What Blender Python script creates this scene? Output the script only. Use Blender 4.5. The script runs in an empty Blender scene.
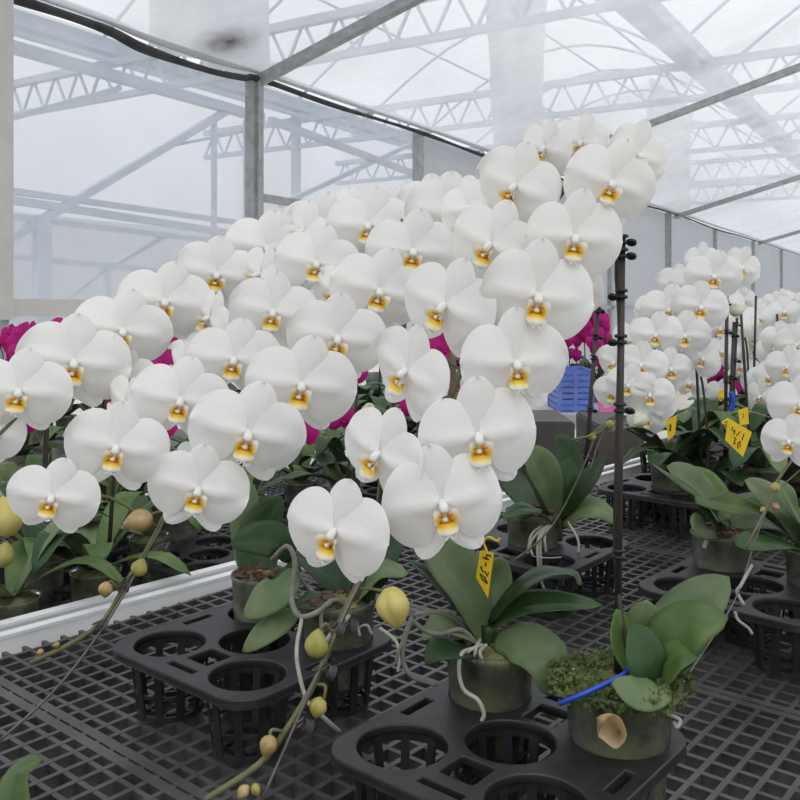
import bpy, bmesh, math, random
from mathutils import Vector, Matrix, noise
R = random.Random(7)
PI = math.pi
rad = math.radians
SC = bpy.context.scene
COL = SC.collection
# ------------------------------------------------------------------ frame of the place
F, H, ZC = 889.0, 306.0, 1.225
BZ = 0.75            # top of the near bench
TZ = 0.83            # top of the pot trays on it
B2 = 0.645           # top of the neighbouring, lower bench
def V(px, py, Y):    # a point seen at px, py standing Y metres away
    return Vector(((px-400)*Y/F, Y, ZC-(py-H)*Y/F))
def G(px, py, z):
    Y = (ZC-z)*F/(py-H)
    return Vector(((px-400)*Y/F, Y, z))

# ------------------------------------------------------------------ materials
def new_mat(name):
    m = bpy.data.materials.new(name); m.use_nodes = True
    nt = m.node_tree; nt.nodes.clear()
    out = nt.nodes.new('ShaderNodeOutputMaterial')
    return m, nt, out
def mat(name, c1, c2=None, rough=.5, scale=20, bump=0, metal=0, trans=0, spec=.5, bscale=None, stretch=None, rnd=0, coat=0, back=None):
    m, nt, out = new_mat(name)
    N, L = nt.nodes, nt.links
    p = N.new('ShaderNodeBsdfPrincipled')
    p.inputs['Roughness'].default_value = rough; p.inputs['Metallic'].default_value = metal
    p.inputs['Specular IOR Level'].default_value = spec
    p.inputs['Coat Weight'].default_value = coat
    tc = N.new('ShaderNodeTexCoord'); mp = N.new('ShaderNodeMapping')
    L.new(tc.outputs['Object'], mp.inputs['Vector'])
    if stretch: mp.inputs['Scale'].default_value = stretch
    nz = N.new('ShaderNodeTexNoise'); nz.inputs['Scale'].default_value = scale; nz.inputs['Detail'].default_value = 4
    L.new(mp.outputs['Vector'], nz.inputs['Vector'])
    cr = N.new('ShaderNodeValToRGB')
    cr.color_ramp.elements[0].position = .32; cr.color_ramp.elements[1].position = .68
    cr.color_ramp.elements[0].color = (*c1, 1); cr.color_ramp.elements[1].color = (*(c2 or c1), 1)
    L.new(nz.outputs['Fac'], cr.inputs['Fac'])
    csock = cr.outputs['Color']
    if rnd:
        oi = N.new('ShaderNodeObjectInfo'); hs = N.new('ShaderNodeHueSaturation')
        mr = N.new('ShaderNodeMapRange'); mr.inputs['To Min'].default_value = 1-rnd; mr.inputs['To Max'].default_value = 1+rnd
        L.new(oi.outputs['Random'], mr.inputs['Value']); L.new(mr.outputs['Result'], hs.inputs['Value'])
        L.new(csock, hs.inputs['Color']); csock = hs.outputs['Color']
    if back:
        ge = N.new('ShaderNodeNewGeometry'); mx = N.new('ShaderNodeMix'); mx.data_type = 'RGBA'
        L.new(ge.outputs['Backfacing'], mx.inputs['Factor']); L.new(csock, mx.inputs['A']); mx.inputs['B'].default_value = (*back, 1)
        csock = mx.outputs['Result']
    L.new(csock, p.inputs['Base Color'])
    if bump:
        b = N.new('ShaderNodeBump'); b.inputs['Strength'].default_value = bump; b.inputs['Distance'].default_value = .004
        if bscale:
            n2 = N.new('ShaderNodeTexNoise'); n2.inputs['Scale'].default_value = bscale; L.new(mp.outputs['Vector'], n2.inputs['Vector'])
            L.new(n2.outputs['Fac'], b.inputs['Height'])
        else: L.new(nz.outputs['Fac'], b.inputs['Height'])
        L.new(b.outputs['Normal'], p.inputs['Normal'])
    sh = p.outputs['BSDF']
    if trans:
        t = N.new('ShaderNodeBsdfTranslucent'); L.new(csock, t.inputs['Color'])
        mx = N.new('ShaderNodeMixShader'); mx.inputs['Fac'].default_value = trans
        L.new(sh, mx.inputs[1]); L.new(t.outputs['BSDF'], mx.inputs[2]); sh = mx.outputs['Shader']
    L.new(sh, out.inputs['Surface'])
    return m
def film_mat(name, col, clear, gloss=.06, bump=.25, bscale=3.0, stretch=(1,1,1), var=.12, stain=None):
    """thin translucent greenhouse film: part clear, part milky"""
    m, nt, out = new_mat(name); N, L = nt.nodes, nt.links
    tc = N.new('ShaderNodeTexCoord'); mp = N.new('ShaderNodeMapping'); mp.inputs['Scale'].default_value = stretch
    L.new(tc.outputs['Object'], mp.inputs['Vector'])
    nz = N.new('ShaderNodeTexNoise'); nz.inputs['Scale'].default_value = bscale; nz.inputs['Detail'].default_value = 5
    L.new(mp.outputs['Vector'], nz.inputs['Vector'])
    b = N.new('ShaderNodeBump'); b.inputs['Strength'].default_value = bump; b.inputs['Distance'].default_value = .02
    L.new(nz.outputs['Fac'], b.inputs['Height'])
    d = N.new('ShaderNodeBsdfDiffuse'); d.inputs['Color'].default_value = (*col, 1)
    t = N.new('ShaderNodeBsdfTranslucent'); t.inputs['Color'].default_value = (*col, 1)
    if stain:
        vm = N.new('ShaderNodeVectorMath'); vm.operation = 'DISTANCE'; vm.inputs[1].default_value = stain[0]
        nzs = N.new('ShaderNodeTexNoise'); nzs.inputs['Scale'].default_value = 9
        L.new(tc.outputs['Object'], nzs.inputs['Vector'])
        L.new(tc.outputs['Object'], vm.inputs[0])
        ad = N.new('ShaderNodeMath'); ad.operation = 'MULTIPLY_ADD'; L.new(nzs.outputs['Fac'], ad.inputs[0]); ad.inputs[1].default_value = -.16
        L.new(vm.outputs['Value'], ad.inputs[2])
        mr = N.new('ShaderNodeMapRange'); mr.inputs['From Min'].default_value = -.08; mr.inputs['From Max'].default_value = stain[1]
        L.new(ad.outputs[0], mr.inputs['Value'])
        mc = N.new('ShaderNodeMix'); mc.data_type = 'RGBA'; mc.inputs['A'].default_value = (.06, .055, .05, 1); mc.inputs['B'].default_value = (*col, 1)
        L.new(mr.outputs['Result'], mc.inputs['Factor'])
        L.new(mc.outputs['Result'], d.inputs['Color']); L.new(mc.outputs['Result'], t.inputs['Color'])
    L.new(b.outputs['Normal'], d.inputs['Normal']); L.new(b.outputs['Normal'], t.inputs['Normal'])
    a = N.new('ShaderNodeMixShader'); a.inputs[0].default_value = .6; L.new(d.outputs[0], a.inputs[1]); L.new(t.outputs[0], a.inputs[2])
    g = N.new('ShaderNodeBsdfGlossy'); g.inputs['Roughness'].default_value = .18; L.new(b.outputs['Normal'], g.inputs['Normal'])
    a2 = N.new('ShaderNodeMixShader'); a2.inputs[0].default_value = gloss; L.new(a.outputs[0], a2.inputs[1]); L.new(g.outputs[0], a2.inputs[2])
    tr = N.new('ShaderNodeBsdfTransparent'); tr.inputs['Color'].default_value = (.97, .985, 1, 1)
    mr2 = N.new('ShaderNodeMapRange'); mr2.inputs['From Min'].default_value = .3; mr2.inputs['From Max'].default_value = .7
    mr2.inputs['To Min'].default_value = max(0, clear-var); mr2.inputs['To Max'].default_value = min(1, clear+var)
    L.new(nz.outputs['Fac'], mr2.inputs['Value'])
    fac = mr2.outputs['Result']
    if stain:
        mu = N.new('ShaderNodeMath'); mu.operation = 'MULTIPLY'; L.new(fac, mu.inputs[0]); L.new(mr.outputs['Result'], mu.inputs[1]); fac = mu.outputs[0]
    a3 = N.new('ShaderNodeMixShader'); L.new(fac, a3.inputs[0]); L.new(a2.outputs[0], a3.inputs[1]); L.new(tr.outputs[0], a3.inputs[2])
    L.new(a3.outputs[0], out.inputs['Surface'])
    return m
def petal_mat(name, base, trans, attr=None, rough=.5):
    m, nt, out = new_mat(name); N, L = nt.nodes, nt.links
    p = N.new('ShaderNodeBsdfPrincipled'); p.inputs['Roughness'].default_value = rough; p.inputs['Specular IOR Level'].default_value = .25
    t = N.new('ShaderNodeBsdfTranslucent')
    if attr:
        a = N.new('ShaderNodeAttribute'); a.attribute_name = attr
        L.new(a.outputs['Color'], p.inputs['Base Color']); L.new(a.outputs['Color'], t.inputs['Color'])
    else:
        p.inputs['Base Color'].default_value = (*base, 1); t.inputs['Color'].default_value = (*base, 1)
    tc = N.new('ShaderNodeTexCoord'); w = N.new('ShaderNodeTexNoise'); w.inputs['Scale'].default_value = 6
    L.new(tc.outputs['Object'], w.inputs['Vector'])
    b = N.new('ShaderNodeBump'); b.inputs['Strength'].default_value = .05; b.inputs['Distance'].default_value = .02
    L.new(w.outputs['Fac'], b.inputs['Height']); L.new(b.outputs['Normal'], p.inputs['Normal'])
    mx = N.new('ShaderNodeMixShader'); mx.inputs[0].default_value = trans
    L.new(p.outputs[0], mx.inputs[1]); L.new(t.outputs[0], mx.inputs[2]); L.new(mx.outputs[0], out.inputs['Surface'])
    return m
def clear_mat(name, tint, milky):
    m, nt, out = new_mat(name); N, L = nt.nodes, nt.links
    tr = N.new('ShaderNodeBsdfTransparent'); tr.inputs['Color'].default_value = (*tint, 1)
    g = N.new('ShaderNodeBsdfGlossy'); g.inputs['Roughness'].default_value = .15
    d = N.new('ShaderNodeBsdfDiffuse'); d.inputs['Color'].default_value = (.42, .45, .40, 1)
    tc = N.new('ShaderNodeTexCoord'); nz = N.new('ShaderNodeTexNoise'); nz.inputs['Scale'].default_value = 38; nz.inputs['Detail'].default_value = 5
    L.new(tc.outputs['Object'], nz.inputs['Vector'])
    mr = N.new('ShaderNodeMapRange'); mr.inputs['From Min'].default_value = .35; mr.inputs['From Max'].default_value = .75
    mr.inputs['To Min'].default_value = milky*.4; mr.inputs['To Max'].default_value = milky*1.7; L.new(nz.outputs['Fac'], mr.inputs['Value'])
    a = N.new('ShaderNodeMixShader'); L.new(mr.outputs['Result'], a.inputs[0]); L.new(tr.outputs[0], a.inputs[1]); L.new(d.outputs[0], a.inputs[2])
    fr = N.new('ShaderNodeFresnel'); fr.inputs['IOR'].default_value = 1.35
    a2 = N.new('ShaderNodeMixShader'); L.new(fr.outputs[0], a2.inputs[0]); L.new(a.outputs[0], a2.inputs[1]); L.new(g.outputs[0], a2.inputs[2])
    L.new(a2.outputs[0], out.inputs['Surface'])
    return m
M = {}
M['petal'] = petal_mat('white_petal', (.92, .912, .89), .22)
M['lip'] = petal_mat('orchid_lip', None, .2, 'Col', .4)
M['magenta'] = petal_mat('magenta_petal', (.50, .018, .22), .25)
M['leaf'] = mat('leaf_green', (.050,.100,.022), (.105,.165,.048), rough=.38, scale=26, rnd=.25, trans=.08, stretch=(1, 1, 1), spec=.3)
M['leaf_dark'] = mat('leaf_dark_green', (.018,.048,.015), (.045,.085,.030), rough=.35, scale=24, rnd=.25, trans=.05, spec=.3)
M['leaf_grey'] = mat('leaf_grey_green', (.105,.160,.070), (.165,.225,.110), rough=.42, scale=30, rnd=.2, trans=.08, spec=.3)
M['stem'] = mat('flower_stem', (.075, .08, .03), (.16, .145, .065), rough=.5, scale=60)
M['stem_dark'] = mat('flower_stem_dark', (.02, .02, .012), (.05, .04, .025), rough=.5, scale=60)
M['bud'] = mat('bud_yellow', (.56,.47,.11), (.68,.60,.22), rough=.45, scale=18, trans=.15)
M['bud_green'] = mat('bud_green', (.30,.31,.06), (.46,.38,.12), rough=.45, scale=40, trans=.1)
M['bud_pink'] = mat('bud_pinkish', (.30,.20,.08), (.55,.40,.18), rough=.45, scale=50, trans=.1)
M['bud_white'] = mat('bud_white', (.72, .76, .56), (.85, .86, .74), rough=.45, scale=20, trans=.15)
M['root'] = mat('aerial_root', (.30, .30, .25), (.46, .45, .38), rough=.7, scale=60, bump=.2)
M['root_dark'] = mat('aerial_root_grey', (.14, .15, .12), (.28, .28, .23), rough=.7, scale=50, bump=.2)
M['tray'] = mat('black_plastic', (.011,.0115,.0125), (.023,.0235,.025), rough=.42, scale=40, bump=.15, spec=.5)
M['grate'] = mat('dark_grating_plastic', (.040,.040,.040), (.082,.081,.080), rough=.36, scale=18, bump=.15, spec=.5)
M['alu'] = mat('aluminium', (.74, .76, .76), (.86, .87, .87), rough=.5, scale=8)
M['steel'] = mat('galvanised_steel', (.30, .32, .33), (.42, .44, .45), rough=.5, scale=14, metal=.25)
M['steel_far'] = mat('greenhouse_steel', (.33, .38, .47), (.40, .45, .54), rough=.6, scale=3)
M['cream'] = mat('cream_frame', (.56, .54, .51), (.62, .60, .57), rough=.5, scale=6)
M['stake'] = mat('black_stake', (.012, .011, .010), (.040, .030, .024), rough=.5, scale=30, stretch=(8, 8, 1))
M['clip'] = mat('black_clip', (.010, .010, .010), rough=.4)
M['wire'] = mat('wire', (.10, .095, .09), (.18, .17, .16), rough=.45, metal=.4)
M['twist'] = mat('twist_tie', (.045, .035, .04), (.10, .08, .08), rough=.6, scale=90)
M['pot'] = clear_mat('clear_pot_plastic', (.86, .91, .86), .15)
M['pot_pale'] = clear_mat('clear_pot_plastic_dusty', (.86, .88, .85), .32)
M['moss_med'] = mat('mossy_medium', (.008, .010, .006), (.24, .24, .09), rough=.9, scale=30, bump=.8, bscale=90)
M['bark'] = mat('bark_chips', (.035, .018, .012), (.15, .085, .055), rough=.9, scale=70, bump=1, bscale=120)
M['moss'] = mat('moss_leaves', (.035, .07, .014), (.13, .17, .04), rough=.7, scale=30, trans=.2)
M['yellow'] = mat('yellow_tag', (.88, .58, .012), (.93, .64, .02), rough=.5, scale=10)
M['ink'] = mat('ink', (.02, .02, .02), rough=.6)
M['blue'] = mat('blue_plastic', (.02, .07, .55), (.03, .10, .65), rough=.35)
M['bluecrate'] = mat('blue_crate', (.10, .17, .52), (.16, .24, .60), rough=.45)
M['pink'] = mat('pink_film', (.86, .16, .50), (.90, .26, .58), rough=.5, scale=8, trans=.2)
M['dead'] = mat('dry_petal', (.70, .53, .32), (.82, .68, .47), rough=.6, scale=50, trans=.15)
M['concrete'] = mat('concrete', (.50, .48, .40), (.66, .63, .55), rough=.8, scale=2.5, bump=.3, bscale=30)
M['shade_brown'] = mat('underbench_shade_brown', (.06, .055, .052), (.10, .09, .085), rough=.6, scale=6)  # brown-grey that stands in for the shadow under the distant bench
M['greybox'] = mat('grey_plastic', (.42, .44, .45), (.5, .52, .53), rough=.45, scale=5)
M['darkstrip'] = mat('dark_rubber', (.012, .013, .015), (.05, .05, .055), rough=.7, scale=8)
M['film_roof'] = film_mat('roof_film', (.80, .81, .85), .38, bump=.2, bscale=1.6, var=.14, stain=((0,0,0),.22))
M['film_wall'] = film_mat('wall_film', (.74, .77, .83), .47, bump=.15, bscale=1.2, var=.12)
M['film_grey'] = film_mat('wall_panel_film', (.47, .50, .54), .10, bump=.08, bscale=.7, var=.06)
M['film_drape'] = film_mat('drape_film', (.68, .69, .72), .0, bump=.5, bscale=2.2, stretch=(4, 4, .5), var=.1)

# ------------------------------------------------------------------ helpers
def tag(o, label=None, cat=None, group=None, kind=None):
    if label: o['label'] = label
    if cat: o['category'] = cat
    if group: o['group'] = group
    if kind: o['kind'] = kind
    return o
def empty(name, loc, label, cat, group=None):
    o = bpy.data.objects.new(name, None); COL.objects.link(o); o.location = loc; o.empty_display_size = .05
    return tag(o, label, cat, group)
PCOUNT = {}
def world_loc(p):
    v = Vector((0, 0, 0))
    while p: v = v + p.location; p = p.parent
    return v
def obj(name, bm, m, parent=None, smooth=True, data=None):
    """bm holds world-space geometry; stored relative to the parent's base (parents carry location only)"""
    if data is None:
        me = bpy.data.meshes.new(name)
        bm.normal_update()
        if parent is not None: bmesh.ops.translate(bm, verts=bm.verts, vec=-world_loc(parent))
        bm.to_mesh(me); bm.free()
        me.materials.append(m)
        if smooth: me.polygons.foreach_set('use_smooth', [True]*len(me.polygons))
    else: me = data
    o = bpy.data.objects.new(name, me); COL.objects.link(o)
    if parent is not None: o.parent = parent
    return o
def struct(name, bm, m, smooth=False):
    return tag(obj(name, bm, m, None, smooth), kind='structure')
def spline(pts, n):
    """Catmull-Rom through pts (Vectors or tuples)"""
    pts = [Vector(p) for p in pts]
    if len(pts) == 2: return [pts[0].lerp(pts[1], i/(n-1)) for i in range(n)]
    P = [pts[0]*2-pts[1]]+pts+[pts[-1]*2-pts[-2]]
    out = []; seg = len(pts)-1
    for i in range(n):
        s = i/(n-1)*seg; k = min(int(s), seg-1); t = s-k
        a, b, c, d = P[k], P[k+1], P[k+2], P[k+3]
        out.append(.5*((2*b)+(c-a)*t+(2*a-5*b+4*c-d)*t*t+(3*b-a-3*c+d)*t**3))
    return out
def tube(bm, pts, r, seg=8, r2=None, cap=True):
    pts = [Vector(p) for p in pts]; n = len(pts); rings = []
    ref = None
    for i, p in enumerate(pts):
        t = (pts[min(i+1, n-1)]-pts[max(i-1, 0)])
        if t.length < 1e-9: t = Vector((0, 0, 1))
        t.normalize()
        if ref is None: ref = t.orthogonal().normalized()
        ref = (ref-t*ref.dot(t))
        if ref.length < 1e-6: ref = t.orthogonal()
        ref.normalize(); bb = t.cross(ref)
        rr = r[i] if isinstance(r, (list, tuple)) else (r if r2 is None else r+(r2-r)*i/(n-1))
        rings.append([bm.verts.new(p+(ref*math.cos(2*PI*k/seg)+bb*math.sin(2*PI*k/seg))*rr) for k in range(seg)])
    for a, b in zip(rings, rings[1:]):
        for k in range(seg): bm.faces.new((a[k], a[(k+1) % seg], b[(k+1) % seg], b[k]))
    if cap:
        bm.faces.new(list(reversed(rings[0]))); bm.faces.new(rings[-1])
def box(bm, c, u, v, w):
    """box centred at c with half-axes u, v, w"""
    c, u, v, w = Vector(c), Vector(u), Vector(v), Vector(w)
    if u.cross(v).dot(w) < 0: u = -u
    q = [bm.verts.new(c+u*a+v*b+w*d) for a in (-1, 1) for b in (-1, 1) for d in (-1, 1)]
    for f in ((0, 1, 3, 2), (4, 6, 7, 5), (0, 4, 5, 1), (2, 3, 7, 6), (0, 2, 6, 4), (1, 5, 7, 3)):
        bm.faces.new([q[i] for i in f])
def beam(bm, a, b, w, h, up=Vector((0, 0, 1))):
    a, b = Vector(a), Vector(b); d = b-a; t = d.normalized(); s = t.cross(up)
    if s.length < 1e-4: s = t.orthogonal()
    s.normalize(); n = s.cross(t)
    box(bm, (a+b)/2, d/2, s*w/2, n*h/2)
def lathe(bm, c, prof, seg=32, close=True, sq=1.0):
    c = Vector(c); rings = []
    for r, z in prof:
        rings.append([bm.verts.new(c+Vector((r*math.cos(2*PI*k/seg), r*math.sin(2*PI*k/seg)*sq, z))) for k in range(seg)])
    for a, b in zip(rings, rings[1:]):
        for k in range(seg): bm.faces.new((a[k], a[(k+1) % seg], b[(k+1) % seg], b[k]))
    return rings
def torus(bm, c, ax, R_, r, seg=16, s2=6):
    ax = Vector(ax).normalized(); u = ax.orthogonal().normalized(); v = ax.cross(u); c = Vector(c)
    pts = [c+(u*math.cos(2*PI*i/seg)+v*math.sin(2*PI*i/seg))*R_ for i in range(seg+1)]
    tube(bm, pts, r, s2, cap=False)
def grid(bm, fn, nu, nv):
    g = [[bm.verts.new(fn(i/nu, j/nv)) for j in range(nv+1)] for i in range(nu+1)]
    for i in range(nu):
        for j in range(nv):
            bm.faces.new((g[i][j], g[i+1][j], g[i+1][j+1], g[i][j+1]))
    return g

# ------------------------------------------------------------------ flowers (unit span, facing +Z, dorsal sepal +Y)
def petal_grid(bm, sx, nu, nv, rnd, L=.505, tilt=-2):
    ph = rnd.uniform(0, 6); am = rnd.uniform(.004, .010); tl = rad(tilt+rnd.uniform(-5, 5)); cup = rnd.uniform(.75, 1.3); tw = rnd.uniform(-.06, .06)
    fw = rnd.uniform(-.04, .05); B = rnd.uniform(.345, .375)
    def fn(u, vv):
        u = .004+.996*(1-(1-u)**1.45)
        v = vv*2-1
        q = u**.86
        g = max(0, 1-(2*q-1)**2)**.5
        g *= min(1, .35+.65*(u/.14)**.8)
        y = v*g*(B if v > 0 else B*1.04)
        x = .012+L*u+(.055*v*v*(1-u)*g if v < 0 else 0)
        r_ = abs(v)*g
        z = .05*u-.10*cup*u*u-.11*r_*r_*(.35+.65*u)+.045*math.exp(-(v/.15)**2)*math.sin(min(1, u*1.1+.08)*PI)-.02*math.exp(-(v/.06)**2)*min(1, u*4)*(1-u)
        if v > 0: z -= .05*v*g*(1-u)
        z += am*math.sin(5*v+ph)*u+am*math.sin(8*u+ph*2)*v*v + tw*v*u + fw*u
        xr = x*math.cos(tl)-y*math.sin(tl); yr = x*math.sin(tl)+y*math.cos(tl)
        return Vector((sx*xr, yr, z))
    g = grid(bm, fn, nu, nv)
def sepal_grid(bm, ang, nu, nv, rnd, L=.47, B=.165, z0=-.035):
    ca, sa = math.cos(ang), math.sin(ang); bend = rnd.uniform(-.02, .08); tw = rnd.uniform(-.06, .06)
    def fn(u, vv):
        u = .004+.996*(1-(1-u)**1.5); v = vv*2-1; q = u**.95
        g = max(0, 1-(2*q-1)**2)**.5*(1-.12*u**3)
        x = .01+L*u; y = v*g*B
        z = z0-.02*u-bend*u*u+.05*u*(1-u)-.32*y*y/B+tw*y*u - .016*math.exp(-(v/.12)**2)*u
        return Vector((x*ca-y*sa, x*sa+y*ca, z))
    grid(bm, fn, nu, nv)
def flower_mesh(name, seed, hi=True):
    rnd = random.Random(seed); bm = bmesh.new(); nu, nv = (16, 14) if hi else (6, 6); a, b = (9, 6) if hi else (5, 4)
    for ang in (90, 90+149, 90-149): sepal_grid(bm, rad(ang+rnd.uniform(-5, 5)), a, b, rnd, .50 if ang == 90 else .53, .185 if ang == 90 else .16, -.045 if ang != 90 else -.02)
    for s in (1, -1): petal_grid(bm, s, nu, nv, rnd)
    # short stalk end behind the bloom
    tube(bm, [(0, 0, -.13), (0, 0, -.06), (0, 0, 0)], [.018, .02, .03], 6)
    me = bpy.data.meshes.new(name); bm.normal_update(); bm.to_mesh(me); bm.free(); me.materials.append(M['petal'])
    me.polygons.foreach_set('use_smooth', [True]*len(me.polygons)); return me
Y1, Y2, WH, OR, RD, GR = (.86, .60, .04), (.80, .42, .01), (.90, .90, .86), (.78, .34, .03), (.36, .06, .02), (.82, .82, .55)
def mixc(a, b, t): t = max(0, min(1, t)); return tuple(x+(y-x)*t for x, y in zip(a, b))
def lip_mesh(name, seed, hi=True):
    rnd = random.Random(seed); bm = bmesh.new(); lay = bm.loops.layers.float_color.new('Col'); cols = {}
    def put(g, cf):
        for i, row in enumerate(g):
            for j, v in enumerate(row): cols[v] = cf(i/(len(g)-1), j/(len(row)-1))
    n1, n2 = (8, 7) if hi else (4, 3)
    k0 = rnd.uniform(.9, 1.12)
    def spk(c, x, y): return mixc(c, RD, max(0, math.sin(x*210)*math.sin(y*190))*.8)
    for s in (1, -1):                                     # side lobes stand up and curl in beside the column
        op = rnd.uniform(.85, 1.15)
        def fn(u, v):
            w = (v-.5)*2; g = math.sin(PI*(.10+.86*u))**.55
            return Vector((s*(.012+.088*op*math.sin(u*1.75)), -.105+.066*w*g+.035*u, .055+.13*u*k0-.02*w*w+.035*u*u*(1 if w > 0 else .2)))
        put(grid(bm, fn, n1, n2), lambda u, v: mixc(spk(mixc(OR, Y1, u*2.2), u, v) if u < .5 else Y1, WH, (u-.38)*2.0+max(0, v-.48)*2.4))
    def mid(u, v):                                        # anchor shaped middle lobe pointing forward and down
        w = (v-.5)*2; wd = .028+.062*math.sin(PI*min(1, u*1.02))**.9 if u < .97 else .012
        return Vector((w*wd, -.12-.115*u-.015*w*w, .06+.12*math.sin(u*1.9)-.055*w*w*(1-u*.4)))
    put(grid(bm, mid, n1, n2), lambda u, v: mixc(mixc(OR, Y1, u*3.2), WH, (u-.36)*2.4+abs(v-.5)*.5*u))
    if hi:
        for s in (1, -1):                                 # two tendrils at its tip
            k = len(bm.verts); tube(bm, spline([(s*.008, -.23, .17), (s*.03, -.255, .175), (s*.058, -.245, .195), (s*.052, -.22, .205)], 7), .0065, 5, .0028)
            bm.verts.ensure_lookup_table()
            for v in bm.verts[k:]: cols[v] = WH
    k = len(bm.verts)                                     # red-brown callus
    bmesh.ops.create_uvsphere(bm, u_segments=8, v_segments=5, radius=.03, matrix=Matrix.Translation((0, -.118, .085)) @ Matrix.Diagonal((1.25, .9, 1, 1)))
    bm.verts.ensure_lookup_table()
    for v in bm.verts[k:]: cols[v] = mixc(OR, RD, .5+.5*math.sin(v.co.x*160+v.co.y*90))
    k = len(bm.verts)                                     # white column, hooked over the lip
    tube(bm, spline([(0, .02, -.01), (0, .0, .045), (0, -.03, .085), (0, -.055, .09)], 8), [.024, .030, .036, .039, .040, .037, .029, .013], 10)
    bm.verts.ensure_lookup_table()
    for v in bm.verts[k:]: cols[v] = WH if v.co.y > -.05 else mixc(WH, GR, .5)
    for f in bm.faces:
        for l in f.loops: l[lay] = (*cols.get(l.vert, WH), 1)
    me = bpy.data.meshes.new(name); bm.normal_update(); bm.to_mesh(me); bm.free(); me.materials.append(M['lip'])
    me.polygons.foreach_set('use_smooth', [True]*len(me.polygons)); return me
FL = [flower_mesh('white_flower', 100+i) for i in range(8)]
LP = [lip_mesh('flower_lip', 200+i) for i in range(4)]
FLs = [flower_mesh('white_flower_small', 300+i, False) for i in range(4)]
LPs = [lip_mesh('flower_lip_small', 400+i, False) for i in range(2)]
def magenta_mesh(seed):
    rnd = random.Random(seed); bm = bmesh.new()
    for ang in (90, 232, -52): sepal_grid(bm, rad(ang), 3, 2, rnd)
    for s in (1, -1): petal_grid(bm, s, 4, 4, rnd)
    bmesh.ops.create_icosphere(bm, subdivisions=1, radius=.07, matrix=Matrix.Translation((0, -.08, .04)))
    me = bpy.data.meshes.new('magenta_flower'); bm.normal_update(); bm.to_mesh(me); bm.free(); me.materials.append(M['magenta'])
    me.polygons.foreach_set('use_smooth', [True]*len(me.polygons)); return me
MG = [magenta_mesh(500+i) for i in range(3)]
CAM = Vector((0, 0, ZC))
def frame(p, roll, yaw, pitch):
    d = CAM-p; a = math.atan2(d.x, -d.y)+rad(yaw)
    n = Vector((math.sin(a)*math.cos(rad(pitch)), -math.cos(a)*math.cos(rad(pitch)), -math.sin(rad(pitch))))
    r = Vector((0, 0, 1)).cross(n).normalized(); u = n.cross(r)
    c, s = math.cos(rad(roll)), math.sin(rad(roll))
    u2 = u*c+r*s; r2 = r*c-u*s
    return Matrix((r2, u2, n)).transposed()
FI = [0]
def flower(parent, px, py, Y, w, roll=8, yaw=0, pitch=10, small=False, lip=True, meshes=None, fy=1.0):
    FI[0] += 1; k = FI[0]
    s = w*Y/F*(1 if small else .94); p = V(px, py, Y)
    m3 = frame(p, roll, yaw, pitch)
    p = p-m3 @ Vector((0, -.12*s, .08*s))
    me = (meshes or (FLs if small else FL)); me = me[(k*5+k//3) % len(me)]
    o = bpy.data.objects.new('flower', me); COL.objects.link(o); o.parent = parent
    m4 = m3.to_4x4() @ Matrix.Diagonal((s, s*fy, s, 1)); m4.translation = p-world_loc(parent)
    o.matrix_local = m4
    if lip and meshes is None:
        lm = LPs if small else LP
        l = bpy.data.objects.new('lip', lm[k % len(lm)]); COL.objects.link(l); l.parent = o
    return p-m3 @ Vector((0, 0, .12*s))
def bud_bm(bm, c, axis, L, W):
    axis = Vector(axis).normalized(); u = axis.orthogonal().normalized(); v = axis.cross(u); c = Vector(c); rings = []
    n, seg = 11, 30
    for i in range(n+1):
        t = i/n; r = W*(math.sin(PI*(.05+.93*t)**.9)**.8)*(1.04-.16*t)
        rings.append([bm.verts.new(c+axis*(t-.5)*L+(u*math.cos(a)+v*math.sin(a))*r*(1-.30*(1-abs(math.sin(1.5*a+.4+.5*t)))**2.4)) for a in [2*PI*k/seg for k in range(seg)]])
    for a, b in zip(rings, rings[1:]):
        for k in range(seg): bm.faces.new((a[k], a[(k+1) % seg], b[(k+1) % seg], b[k]))
    bm.faces.new(list(reversed(rings[0]))); bm.faces.new(rings[-1])
def bud(parent, px, py, Y, L, W, axis, m='bud', label=None):
    bm = bmesh.new(); bud_bm(bm, V(px, py, Y), axis, L, W)
    o = obj('bud', bm, M[m], parent)
    if label: o['label'] = label
    return o

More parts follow.
